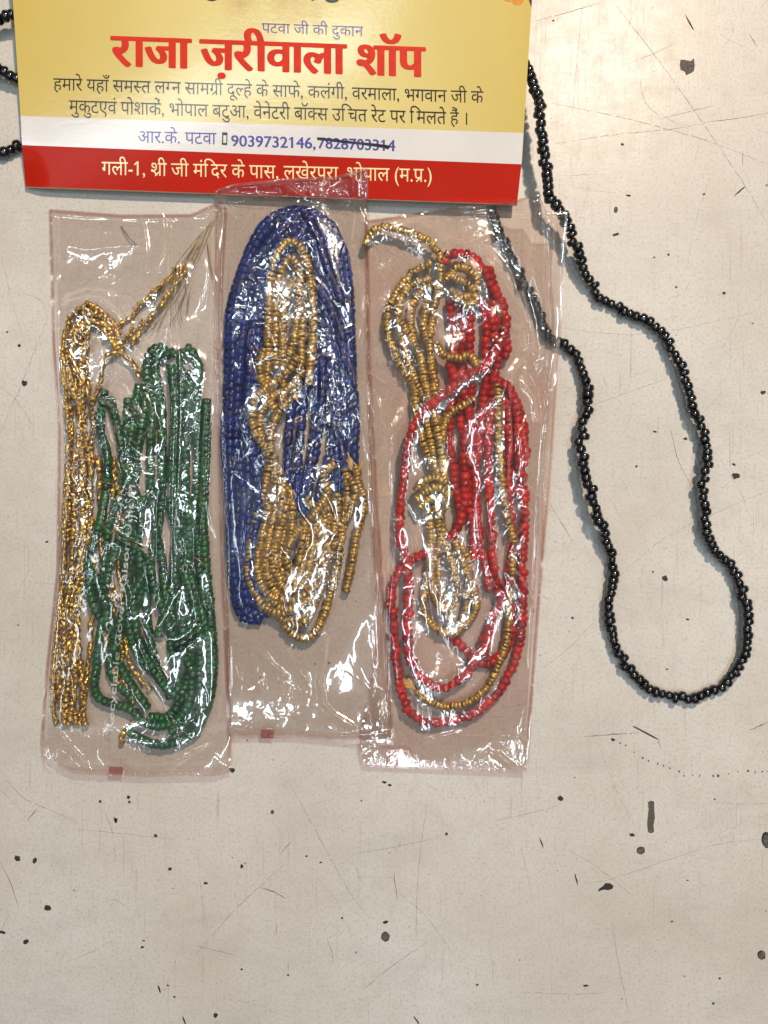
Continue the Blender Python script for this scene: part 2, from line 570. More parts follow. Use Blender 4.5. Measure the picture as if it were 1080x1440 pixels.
# ---------------------------------------------------------------- table
def table():
    bm = bmesh.new()
    bmesh.ops.create_cube(bm, size=1)
    for v in bm.verts:
        v.co = (v.co.x * 0.9, v.co.y * 0.9 + 0.1, -0.0125 + v.co.z * 0.025)
    bmesh.ops.bevel(bm, geom=bm.edges[:], offset=0.003, segments=2, affect='EDGES')
    me = bpy.data.meshes.new('table_surface')
    bm.to_mesh(me)
    bm.free()
    me.materials.append(M_table)
    o = bpy.data.objects.new('table_surface', me)
    C.objects.link(o)
    o['kind'] = 'structure'
    o['label'] = 'worn cream laminate tabletop, scratched and chipped'
    return o


T = table()


def blob(px, py, rx, ry, m, rough=0.30, n=13, rot=0.0, name='chip', corners=None, lift=0.02):
    if corners:
        pts = corners
    else:
        pts = []
        for k in range(n):
            a = 2 * math.pi * k / n
            f = 1 + random.uniform(-rough, rough)
            x, y = rx * f * math.cos(a), ry * f * math.sin(a)
            pts.append((px + x * math.cos(rot) - y * math.sin(rot), py + x * math.sin(rot) + y * math.cos(rot)))
    v = [P(x, y, lift) for x, y in pts]
    return link_mesh(name, v, [tuple(reversed(range(len(v))))], m, T, False)


chips = [  # px, py, rx, ry, dark?
    (901, 1196, 6.2, 5.8, 0), (788, 1123, 4, 4, 1), (889, 1174, 4, 2.4, 1), (1080, 1182, 9, 12, 0), (1071, 1343, 5.5, 7, 0),
    (824, 1386, 4, 1.6, 1), (945, 1296, 2, 1.4, 1), (24, 1207, 4.5, 4.2, 1), (49, 1210, 3.2, 4, 1), (67, 1276, 5, 4, 1), (36, 1324, 4, 3.2, 1),
    (3, 1311, 5, 2.2, 1), (326, 1083, 4.5, 3, 1), (181, 1121, 2.6, 2.4, 1), (182, 1128, 2, 1.8, 1), (163, 1154, 2.4, 4, 1), (141, 1127, 2, 2, 1),
    (219, 1175, 2.4, 2.2, 1), (239, 1222, 3.2, 2, 1), (289, 1242, 3, 2, 1), (340, 1218, 2.4, 3, 1), (200, 1332, 2.4, 1.8, 1), (202, 1323, 2.2, 1, 1),
    (340, 1363, 2.2, 1.6, 1), (303, 1428, 3, 3.4, 1), (245, 1402, 2.2, 1.3, 1), (236, 1386, 2, 1.2, 1), (542, 1317, 6.6, 7.4, 0), (542, 1297, 3.6, 2, 1),
    (628, 1173, 2, 2.4, 1), (540, 1100, 3.4, 1.8, 1), (548, 1104, 3.2, 1.6, 1), (671, 1385, 2, 1.4, 1), (405, 1371, 1.6, 1.6, 1), (481, 1291, 1.7, 1.5, 1),
    (431, 1204, 1.6, 1.4, 1), (451, 1213, 2, 1.3, 1), (383, 1142, 2.6, 3, 0), (508, 1126, 1.3, 1.3, 1), (875, 203, 2.2, 2, 1), (884, 275, 3.6, 1.6, 1),
    (866, 295, 3, 4.2, 0), (866, 330, 5.6, 1.8, 1), (940, 358, 1.8, 1.8, 1), (920, 362, 1.6, 1.2, 1), (990, 273, 2, 1.5, 1), (1018, 412, 2.4, 2, 1),
    (951, 404, 1.8, 1.6, 1), (1035, 669, 5.8, 4.6, 1), (1032, 653, 2.6, 1.8, 1), (964, 617, 2.6, 2.2, 1), (935, 813, 4.2, 4, 1), (918, 804, 1.7, 1.3, 1),
    (921, 607, 3, 1.4, 1), (1073, 552, 3.6, 2.6, 1), (895, 656, 1.5, 2, 1), (805, 869, 2.2, 2, 1), (967, 871, 3, 1.4, 1), (938, 941, 2, 1.1, 1),
    (34, 539, 4.2, 4, 1), (10, 467, 2, 1.2, 1), (27, 486, 2.6, 2, 1), (66, 762, 2.4, 1.6, 1), (967, 1238, 1.6, 1, 1), (1005, 1124, 1.5, 1.4, 1), (862, 1040, 3, 1.6, 1),
    (778, 29, 1.6, 1.4, 1), (1012, 1376, 2, 1.5, 1), (1003, 1411, 2, 1.8, 0)]
for (x, y, rx, ry, dk) in chips:
    o_ = blob(x, y, rx, ry, M_chip_dark, rough=0.26 if dk else 0.10, rot=random.uniform(-.4, .4))
    if not dk:      # the brown core shows inside a dark broken rim
        c_ = blob(x + .3, y + .5, rx * .84, ry * .84, M_chip, rough=0.12, rot=random.uniform(-.4, .4), name='exposed_core', lift=0.026)
        c_.parent = o_
blob(0, 0, 0, 0, M_chip, corners=[(957, 84), (963, 84), (971, 86), (976, 82), (977, 92), (976, 100), (971, 103), (965, 106), (963, 101), (957, 98), (956, 91)])
blob(0, 0, 0, 0, M_chip, corners=[(911, 1128), (915, 1126), (920, 1127), (920, 1138), (921, 1150), (919, 1161), (920, 1170), (915, 1172), (911, 1170), (910, 1158), (911, 1148), (912, 1138)])
blob(0, 0, 0, 0, M_chip_dark, corners=[(842, 1250), (848, 1246), (851, 1242), (858, 1242), (863, 1246), (861, 1250), (855, 1252), (850, 1251), (846, 1252), (841, 1254)])
for (a, b) in (((759, 1178), (765, 1195)), ((808, 1228), (813, 1246)), ((963, 20), (976, 43)), ((581, 1428), (590, 1441)), ((222, 1384), (226, 1398)), ((256, 1427), (261, 1441)),
               ((1048, 262), (1032, 276)), ((888, 1020), (926, 1040)), ((160, 1149), (163, 1156))):
    (x0, y0), (x1, y1) = a, b
    L_ = math.hypot(x1 - x0, y1 - y0) / 2
    blob((x0 + x1) / 2, (y0 + y1) / 2, L_, 1.1, M_chip_dark, 0.3, rot=math.atan2(y1 - y0, x1 - x0), name='nick')


def scratch_mesh(lines, m, name):
    v, f = [], []
    for pts, w in lines:
        d = catmull([(x, y, 0) for x, y in pts], 4)
        d[:, :2] += rng.normal(0, 0.25, (len(d), 2))
        t = np.gradient(d[:, :2], axis=0)
        t /= np.linalg.norm(t, axis=1, keepdims=True) + 1e-9
        n = np.stack([-t[:, 1], t[:, 0]], -1)
        ww = w * rng.uniform(0.25, 1.0, len(d)) * np.sin(np.linspace(0.15, math.pi - 0.15, len(d))) ** 0.5
        base = len(v)
        for q, nn, u in zip(d, n, ww):
            v.append(P(q[0] + nn[0] * u / 2, q[1] + nn[1] * u / 2, 0.012))
            v.append(P(q[0] - nn[0] * u / 2, q[1] - nn[1] * u / 2, 0.012))
        for i in range(len(d) - 1):
            if rng.random() < 0.06:
                continue
            f.append((base + 2 * i, base + 2 * i + 2, base + 2 * i + 3, base + 2 * i + 1))
    o = link_mesh(name, v, f, m, T, False)
    o['kind'] = 'stuff'
    return o


dark_lines = [([(822, 1036), (860, 1033), (898, 1030)], 1.6), ([(1055, 1027), (1080, 1015)], 1.6), ([(366, 1248), (384, 1254), (402, 1264)], 1.5), ([(38, 1155), (52, 1137)], 1.4),
              ([(0, 1212), (14, 1240), (26, 1277)], 1.1), ([(943, 605), (955, 650), (973, 684)], 1.0), ([(773, 708), (790, 736), (806, 763)], 0.9), ([(554, 1225), (555, 1240), (559, 1263)], 1.3),
              ([(563, 1183), (561, 1192)], 1.2), ([(750, 30), (800, 17), (850, 2)], 1.1), ([(990, 172), (1040, 166), (1085, 158)], 1.2), ([(394, 1201), (410, 1183)], 1.0), ([(460, 1320), (468, 1345), (466, 1356)], .8),
              ([(924, 1040), (930, 1052)], 1.0), ([(1013, 1165), (1015, 1184)], .9), ([(1054, 48), (1064, 66)], 1.2), ([(2, 1280), (8, 1278), (12, 1288), (6, 1300), (0, 1310)], .8),
              ([(388, 1316), (389, 1300)], 1.0), ([(405, 1352), (405, 1366)], .9), ([(1045, 212), (1044, 235)], .8), ([(500, 1218), (508, 1240)], .8)]
dots = [(862, 1041), (872, 1045), (880, 1048), (892, 1058), (904, 1066), (912, 1070), (925, 1074), (933, 1077), (942, 1080), (955, 1085), (962, 1091), (974, 1090), (984, 1091), (1003, 1091), (1010, 1091), (1025, 1088), (1038, 1085), (1052, 1084), (1062, 1086), (1072, 1085), (1080, 1085)]
pale_lines = [([(860, 0), (930, 90), (1000, 190), (1050, 265), (1090, 335)], 1.3), ([(775, 145), (860, 162), (925, 178), (1000, 200), (1085, 233)], 1.2), ([(780, 202), (860, 190), (940, 182), (1000, 172)], 1.2),
              ([(405, 1096), (450, 1180), (495, 1260), (520, 1290)], 1.2), ([(510, 1392), (560, 1352), (600, 1326)], 1.2), ([(273, 1345), (330, 1280), (400, 1215)], 1.1), ([(275, 1330), (305, 1337), (330, 1343)], 1.4),
              ([(600, 1130), (588, 1230), (585, 1330)], 1.0), ([(500, 1200), (560, 1190), (630, 1174)], .9), ([(0, 1085), (30, 1120), (50, 1130), (108, 1156)], 1.3), ([(0, 1110), (15, 1125), (32, 1141)], 1.1),
              ([(560, 1255), (600, 1290), (640, 1345)], 1.0), ([(146, 1140), (158, 1170), (162, 1212)], 1.0), ([(100, 1165), (170, 1172), (245, 1180)], .9), ([(820, 1240), (860, 1236), (1000, 1190), (1070, 1180)], 1.0),
              ([(800, 1195), (840, 1220), (890, 1260)], 1.0), ([(860, 1290), (868, 1345), (885, 1430)], 1.0), ([(730, 1395), (800, 1398), (850, 1396)], .9), ([(700, 1154), (780, 1135)], 1.0), ([(733, 1190), (748, 1260)], .9),
              ([(780, 590), (860, 560), (945, 530)], .9), ([(860, 820), (930, 760), (1010, 720), (1080, 690)], .8), ([(745, 950), (790, 920), (840, 870)], .9), ([(800, 380), (850, 430)], .8), ([(1010, 640), (1040, 690), (1060, 740)], .8),
              ([(0, 610), (30, 540), (66, 450)], 1.1), ([(0, 545), (20, 560), (48, 600)], 1.0), ([(37, 413), (60, 425), (68, 450)], 1.0), ([(2, 360), (16, 420), (40, 500)], .8), ([(740, 455), (900, 470), (1060, 440)], .7),
              ([(820, 0), (812, 80), (805, 160)], .8), ([(900, 110), (908, 145), (930, 165)], 1.0), ([(925, 168), (965, 158), (1004, 148)], 1.6), ([(880, 90), (920, 75), (950, 60)], .9)]
for _ in range(150):          # the many faint hairline scratches
    x, y, a = rng.uniform(-60, 1140), rng.uniform(-60, 1500), rng.choice([0.3, -0.9, 1.4, 2.2, 0.05]) + rng.normal(0, .25)
    l = rng.exponential(45) + 12
    bx, by = x + math.cos(a) * l, y + math.sin(a) * l
    pale_lines.append(([(x, y), ((x + bx) / 2 + rng.normal(0, 3), (y + by) / 2 + rng.normal(0, 3)), (bx, by)], rng.uniform(.35, .85)))
scratch_mesh(dark_lines, M_scratch, 'scratch_marks')
scratch_mesh(pale_lines, M_scratch_pale, 'faint_scratches')


def specks():
    v, f = [], []
    L_ = [(x, y, rng.uniform(1.2, 2.6)) for x, y in dots]
    for _ in range(330):
        L_.append((rng.uniform(-100, 1180), rng.uniform(-100, 1540), rng.choice([.55, .7, .9, 1.3], p=[.4, .3, .2, .1])))
    for (x, y, r) in L_:
        b = len(v)
        a0, e = rng.uniform(0, 3), rng.uniform(.4, 1)
        for k in range(7):
            a = 2 * math.pi * k / 7
            u, w = r * math.cos(a) * rng.uniform(.7, 1.2), r * e * math.sin(a) * rng.uniform(.7, 1.2)
            v.append(P(x + u * math.cos(a0) - w * math.sin(a0), y + u * math.sin(a0) + w * math.cos(a0), 0.016))
        f.append(tuple(reversed(range(b, b + 7))))
    o = link_mesh('dirt_specks', v, f, M_scratch, T, False)
    o['kind'] = 'stuff'


specks()

# ---------------------------------------------------------------- printed card
CARD = thing('shop_card', 'yellow, white and red printed shop card with Devanagari lettering, above the bead bags', 'card')
BL, BR, TR_, TL_ = (36, 263), (728, 288), (749.5, -60), (15, -60)


def zcard(px, py):
    """height (mm) of the card's upper face under a pixel: it lifts towards its far and right edges"""
    s = (px - 25) / 715.0
    t = np.clip((280 - py) / 340.0, 0, 1)
    z = (2.6 + 2.6 * s) * (1 - t) + (9.0 + 8.0 * s) * t
    z = z - 1.4 * np.exp(-((px - 36) / 14.0) ** 2) * np.exp(-((py - 255) / 26.0) ** 2)     # bent corner
    return z + 0.25 * np.sin(px / 70.0) * (1 - t)


def edge_x(py, right):
    if right:
        return np.interp(py, [-60, 0, 225, 288], [751, 748, 734, 727])
    return np.interp(py, [-60, 0, 150, 205, 263], [13, 18, 28, 31, 36])


def yline(px, left, right):
    return left + (right - left) * (px - 33) / 697.0


def card_sheet(name, ytop, ybot, m, lift, nx=70, ny=24, parent=CARD, thick=0.0):
    """a strip of the card between two slightly sloping lines, each (y at the left edge, y at the right edge)"""
    v, f = [], []
    for j in range(ny + 1):
        t = j / ny
        for i in range(nx + 1):
            s = i / nx
            y = (ytop[0] * (1 - t) + ybot[0] * t) * (1 - s) + (ytop[1] * (1 - t) + ybot[1] * t) * s
            x = edge_x(y, False) * (1 - s) + edge_x(y, True) * s
            v.append(P(x, y, float(zcard(x, y)) + lift))
    for j in range(ny):
        for i in range(nx):
            a = j * (nx + 1) + i
            f.append((a, a + nx + 1, a + nx + 2, a + 1))
    if thick:
        n = len(v)
        v += [(x, y, z - thick * MM) for x, y, z in v]
        f += [tuple(reversed([q + n for q in fc])) for fc in f]
        ring = [i for i in range(nx + 1)] + [j * (nx + 1) + nx for j in range(1, ny + 1)] + [ny * (nx + 1) + i for i in range(nx - 1, -1, -1)] + [j * (nx + 1) for j in range(ny - 1, 0, -1)]
        for a, b in zip(ring, ring[1:] + ring[:1]):
            f.append((a, b, b + n, a + n))
    return link_mesh(name, v, f, m, parent, thick == 0)


card_sheet('board', (-60, -60), (263, 288), M_paper, 0.0, thick=0.9, ny=130)
card_sheet('yellow_panel', (-59.5, -59.5), (163, 187), M_yellow, 0.10, ny=40)
card_sheet('white_band', (163, 187), (204, 231), M_white, 0.10, ny=16)
card_sheet('red_band', (204, 231), (262.4, 287.4), M_redband, 0.10, ny=24)

# lettering -----------------------------------------------------------
_gcache = {}


def _text_mesh(body, off=0.0):
    cu = bpy.data.curves.new('lettering', 'FONT')
    cu.body = body
    cu.offset = off
    cu.resolution_u = 4
    o = bpy.data.objects.new('lettering', cu)
    C.objects.link(o)
    dg = bpy.context.evaluated_depsgraph_get()
    me = bpy.data.meshes.new_from_object(o.evaluated_get(dg))
    bpy.data.objects.remove(o)
    bpy.data.curves.remove(cu)
    bm = bmesh.new()
    bm.from_mesh(me)
    bpy.data.meshes.remove(me)
    return bm


def _bounds(bm):
    xs = [v.co.x for v in bm.verts]
    ys = [v.co.y for v in bm.verts]
    return (min(xs), max(xs), min(ys), max(ys)) if xs else (0, 0, 0, 0)


def advance(ch):
    if ('adv', ch) not in _gcache:
        a = _text_mesh(ch + 'ा')
        b = _text_mesh('ा')
        _gcache[('adv', ch)] = _bounds(a)[1] - _bounds(b)[1]
        a.free()
        b.free()
    return _gcache[('adv', ch)]


def bar_inset():
    """distance from a letter's advance to the left side of its upright"""
    if 'bar' not in _gcache:
        b = _text_mesh('ा')
        lo = [v.co.x for v in b.verts if v.co.y < 0.3]
        _gcache['bar'] = advance('ा') - min(lo)
        _gcache['barw'] = max(lo) - min(lo)
        b.free()
    return _gcache['bar']


ZERO = set('ािीुूेैोौंँ़ॉ'[2:]) if False else set('ुूेैंँ़')


def layout(tokens, off=0.0):
    """tokens: single letters, 'x~' = half form of x, 'x/' = x with the slanting r stroke -> list of (verts2d, faces)"""
    pen, out = 0.0, []
    for tk in tokens:
        ch = tk[0]
        if ch == ' ':
            pen += 0.26
            continue
        bm = _text_mesh(ch)
        adv = advance(ch) + (0.07 if off and ch == 'र' else 0.0)
        if tk.endswith('~'):
            cut = adv - bar_inset() - 0.012 - off * 0 if ch != 'क' else adv * 0.80
            bmesh.ops.bisect_plane(bm, geom=bm.verts[:] + bm.edges[:] + bm.faces[:], plane_co=(cut, 0, 0), plane_no=(1, 0, 0), clear_outer=True)
            adv = cut
        vs = [(v.co.x + pen, v.co.y) for v in bm.verts]
        bm.verts.index_update()
        fs = [tuple(v.index for v in f.verts) for f in bm.faces]
        # heavier weights: the letter printed several times, shifted a little
        n_ = 14 if off else 1
        for q in range(n_):
            a = 2 * math.pi * q / n_
            dx, dy = (off * math.cos(a), off * 0.3 * math.sin(a)) if off else (0, 0)
            out.append(([(x + dx, y + dy) for x, y in vs], fs))
        bm.free()
        if ch == '1':
            xl, yt = min(p[0] for p in vs), max(p[1] for p in vs)
            out.append(([(xl + 0.02, yt), (xl + 0.02, yt - 0.10), (xl - 0.15, yt - 0.21), (xl - 0.15, yt - 0.12)], [(0, 3, 2, 1)]))
        if tk.endswith('/'):
            x1 = pen + adv - bar_inset() + 0.01
            w = _gcache['barw'] * 0.9 + off
            q = [(x1, 0.20 + w * .5), (x1, 0.20 - w * .7), (x1 - 0.24, 0.0 - w * .4), (x1 - 0.26, 0.0 + w * .55)]
            out.append((q, [(0, 3, 2, 1)]))
        pen += adv
    return out


def print_line(tokens, x0, x1, ytop0, ytop1, body, m, off=0.0, lift=0.15, ref='प', name='lettering'):
    """set a line so its head bar runs from (x0,ytop0) to (x1,ytop1) and letters are `body` px tall"""
    gl = layout(tokens, off)
    b = _text_mesh(ref)
    _, _, gy0, gy1 = _bounds(b)
    b.free()
    xs = [p[0] for vs, _ in gl for p in vs]
    gx0, gx1 = min(xs), max(xs)
    V, F = [], []
    for k, (vs, fs) in enumerate(gl):
        base = len(V)
        for (x, y) in vs:
            s = (x - gx0) / (gx1 - gx0)
            px = x0 + (x1 - x0) * s
            py = ytop0 + (ytop1 - ytop0) * s + (gy1 - y) / (gy1 - gy0) * body
            V.append(P(px, py, float(zcard(px, py)) + lift + 0.004 * (k % 17)))
        F += [tuple(q + base for q in f) for f in fs]
    return link_mesh(name, V, F, m, CARD, False)


def tk(s):
    """split into tokens; '+' marks a half form and '/' an r stroke after the letter; i-matra is set before its letter"""
    out = []
    i = 0
    while i < len(s):
        c = s[i]
        i += 1
        t = c
        if i < len(s) and s[i] == '+':
            t = c + '~'
            i += 1
        elif i < len(s) and s[i] == '/' and ord(c) > 0x900:
            t = c + '/'
            i += 1
        if t == 'ि':
            j = len(out) - 1
            out.insert(j, t)
        else:
            out.append(t)
    return out


print_line(tk('राजा ज़रीवाला शॉप'), 155, 599, 51, 67, 41, M_ink_red, off=0.042)
print_line(tk('पटवा जी की दुकान'), 368, 511, 32.5, 37.5, 13.5, M_ink_violet)
print_line(tk('हमारे यहाँ समस+त लग+न सामग/ी दूल+हे के साफे, कलंगी, वरमाला, भगवान जी के'), 75, 680, 110, 128.5, 16.5, M_ink_black)
print_line(tk('मुकुटएवं पोशाकें, भोपाल बटुआ, वेनेटरी बॉक+स उचित रेट पर मिलते हैं ।'), 97, 657, 141, 158.5, 17, M_ink_black)
print_line(tk('आर.के. पटवा'), 194, 304, 184.5, 187, 16, M_ink_blue)
print_line(list('9039732146,'), 325, 444, 190, 193.5, 15.5, M_ink_blue, off=0.020, ref='0')
print_line(list('7828703314'), 447, 556, 193, 197, 15.5, M_ink_blue, off=0.020, ref='0')
print_line(tk('गली-1, श/ी जी मंदिर के पास, लखेरपुरा, भोपाल (म.प/.)'), 143, 607, 227.5, 238, 18, M_ink_cream)


def card_poly(name, polys, m, lift=0.2):
    V, F = [], []
    for pl in polys:
        b = len(V)
        V += [P(x, y, float(zcard(x, y)) + lift) for x, y in pl]
        F.append(tuple(reversed(range(b, b + len(pl)))))
    return link_mesh(name, V, F, m, CARD, False)


card_poly('marker_stroke', [[(446, 193), (452, 193.5), (480, 197), (505, 199.5), (530, 202), (545, 204), (549, 206), (546, 210), (541, 208), (528, 206), (505, 203), (480, 200.5), (455, 197.5), (446, 196.5)]], M_marker, 0.24)
card_poly('phone_symbol', [[(312.5, 186), (320, 186.3), (319.8, 190), (312.4, 189.7)], [(312.4, 189.7), (314, 189.8), (313.8, 203.5), (312, 203.5)], [(318.4, 190), (319.8, 190), (319.4, 203.8), (318, 203.7)], [(313.8, 201), (318.1, 201.2), (318, 203.8), (313.7, 203.5)]], M_ink_black)


def half_disc(cx, cy, rx, ry, y0=-60):
    return [(cx + rx * math.cos(a), cy + ry * math.sin(a)) for a in np.linspace(0, 2 * math.pi, 16, endpoint=False)]


for d_ in ((298, -3, 9, 4.5), (467, -1, 10, 5), (440, -2, 3, 3)):
    card_poly('lettering', [half_disc(*d_)], M_ink_black, 0.18)
card_poly('flower_print', [half_disc(728, -2, 9, 9), half_disc(716, -3, 8, 5)], M_orange, 0.18)
card_poly('leaf_print', [[(741, -8), (746, -8), (748, 2), (747.2, 10), (745, 3)]], M_ink_black, 0.19)

# ---------------------------------------------------------------- black necklaces
BD = 15.8


def black_necklace(label, path, keep, group):
    t = thing('bead_necklace', label, 'necklace', group)
    c, tt, nn, bb = strand_frames(path, 9.6, 0.14, 1.7, jz=0.3)
    r = BD * PX / 2 * (1 + rng.normal(0, 0.09, len(c)))
    c[:, 2] = np.maximum(c[:, 2], r + 0.1)
    tv, tf = TPL['seed']
    tv2, tf2 = bead_template('seed', 16)
    mesh = bpy.data.meshes.new('bead')
    mesh.from_pydata((tv2 * np.array([1, 1, 1])).tolist(), [], tf2.tolist())
    mesh.polygons.foreach_set('use_smooth', [True] * len(mesh.polygons))
    a = mesh.attributes.new('tone', 'FLOAT', 'POINT')
    a.data.foreach_set('value', np.full(len(mesh.vertices), 0.4, np.float32))
    mesh.materials.append(M_black)
    w = PA(c[:, 0], c[:, 1], c[:, 2])
    ids = [i for i in range(len(c)) if keep(c[i])][:100]
    rest = [i for i in range(len(c)) if i not in set(ids)]
    first = None
    for i in ids:
        if first is None:
            first = bpy.data.objects.new('bead', mesh)
            o = first
        else:
            o = first.copy()
        C.objects.link(o)
        o.parent = t
        from mathutils import Matrix
        ln = 9.6 * PX * rng.uniform(0.85, 1.06)
        m = Matrix((tuple(tt[i] * ln * MM) + (0,), tuple(nn[i] * r[i] * MM) + (0,), tuple(bb[i] * r[i] * MM) + (0,), (0, 0, 0, 1))).transposed()
        m.translation = Vector(w[i])
        o.matrix_basis = m
    V, F = [], []
    for q, i in enumerate(rest):
        V.append(w[i] + MM * (tv[:, 0, None] * 9.9 * PX * tt[i] + tv[:, 1, None] * r[i] * nn[i] + tv[:, 2, None] * r[i] * bb[i]))
        F.append(tf + q * len(tv))
    if rest:
        o = link_mesh('bead_run', np.vstack(V), np.vstack(F), M_black, t, True, np.full(len(rest) * len(tv), .4))
        if len(ids) == 100:
            o['kind'] = 'stuff'
    tube(t, 'thread', [(p[0], p[1], p[2]) for p in c], 0.7, M_thread)
    return c, r


loop = [(640, 60, 2.5), (690, 50, 5), (728, 70, 7), (744, 102, 8.5), (757, 140, 11), (762, 188, 11.5), (767, 235, 10), (774, 278, 9), (793, 305, 8), (807, 342, 6.5), (822, 384, 4), (843, 418, 2), (884, 440, 2), (920, 460, 2.4),
        (946, 490, 3.4), (963, 530, 4.5), (975, 575, 4.5), (990, 612, 4), (995, 648, 4.5), (988, 690, 4.8), (992, 735, 4.2), (1005, 775, 3), (1030, 800, 2.4), (1046, 835, 3.5), (1053, 880, 4), (1045, 925, 3), (1022, 957, 2),
        (985, 978, 1.8), (945, 980, 1.8), (908, 965, 2), (880, 935, 2.4), (861, 895, 2.6), (855, 850, 2.8), (863, 815, 2.6), (858, 775, 3.4), (843, 733, 5.5), (832, 700, 6.5), (822, 655, 6), (817, 610, 4.6), (826, 565, 3.5), (821, 525, 2.6),
        (805, 496, 2), (775, 476, 1.8), (755, 440, 1.8), (738, 400, 1.8), (715, 360, 1.8), (700, 320, 1.8), (690, 285, 1.8), (680, 240, 1.7), (675, 190, 1.7)]
bc, br = black_necklace('long black glass bead necklace looping over the bare tabletop beside the red bead bag', loop,
                        lambda c: (c[1] > 300 and c[0] > 800), 'black bead necklaces')
left = [(120, 190, 1.8), (70, 200, 1.8), (35, 206, 1.9), (10, 211, 2.0), (-30, 212, 2.2), (-80, 190, 2.2), (-95, 150, 2.4), (-60, 118, 3), (-20, 100, 4), (8, 102, 4.2), (30, 116, 3), (70, 125, 1.8), (90, 90, 1.8), (70, 40, 3), (35, 18, 5), (12, 22, 6), (-30, 38, 5), (-90, 50, 3)]
lc, lr = black_necklace('black bead necklace poking out in three short pieces from under the yellow card', left, lambda c: c[0] < 60 and c[0] > -20, 'black bead necklaces')
UNDER = [np.stack([bc[:, 0], bc[:, 1], bc[:, 2] + br, br / PX], -1)]

# ---------------------------------------------------------------- bead hanks inside the bags
# left bag: amber beads
A = thing('bead_hank', 'hank of small glittering amber-gold beads beside the green beads in a clear bag', 'beads', 'bead hanks in clear bags')
LEDGE = ([295, 480, 600, 800, 940, 1045], [70, 75, 83, 81, 66, 58])
for pts in bundle([(170, 492), (152, 458), (124, 442), (106, 465), (104, 520), (111, 590), (114, 660), (107, 740), (100, 810), (97, 880), (97, 950), (98, 1022)], 9, [5, 8, 11, 13, 15, 16, 18, 21, 24, 25, 23, 15], 1.4, 1.6, 3.8):
    pts = [(max(x, float(np.interp(y, *LEDGE)) + 9), y, z) for x, y, z in pts]
    strand(A, 'strand', pts, 'seed', 7.6, 6.6, M_amber, 'a', wob=1.0, jit=0.3, rvar=0.14)
for pts in bundle([(165, 485), (180, 470), (200, 445), (225, 415), (255, 375)], 4, [4, 9, 14, 12, 7], 1.6, 0.9, 3):
    strand(A, 'strand', pts, 'seed', 5.6, 6.4, M_amber, 'a', wob=1.0, jit=0.5, rvar=0.18)
for pts in bundle([(150, 640), (158, 700), (160, 770), (168, 830), (166, 900), (178, 955), (196, 985)], 4, [6, 14, 18, 16, 12, 16, 16], 1.2, 0.8, 4):
    strand(A, 'strand', pts, 'seed', 7.6, 6.6, M_amber, 'a', wob=1.0, jit=0.3, rvar=0.14)
strand(A, 'strand', Z([(172, 1046), (172, 1032), (181, 1021), (196, 1012)], 2), 'bugle', 8, 9.5, M_amber, 'a')
strand(A, 'strand', Z([(100, 500), (128, 560), (140, 540), (150, 500), (176, 500), (205, 540)], 3), 'bugle', 7, 9.5, M_amber, 'a')
for k in range(13):
    e = (302 - k * 4 + rng.normal(0, 3), 300 + k * 7 + rng.normal(0, 6))
    s = (195 + k * 6 + rng.normal(0, 5), 450 + rng.normal(0, 16))
    m_ = ((e[0] + s[0]) / 2 + rng.normal(0, 8), (e[1] + s[1]) / 2 + rng.normal(0, 8))
    tube(A, 'wire', [(s[0], s[1], 2.4), (m_[0], m_[1], 3.2), (e[0], e[1], 1.2)], 0.22, M_wire)
for pts in (Z([(170, 318), (182, 335), (193, 345)], 1), Z([(243, 570), (258, 555)], 3), Z([(268, 780), (282, 790), (292, 800)], 3), Z([(292, 340), (297, 375), (300, 395)], 1.2), Z([(130, 676), (165, 682), (190, 690)], 4)):
    tube(A, 'wire', pts, 0.3, M_wire)

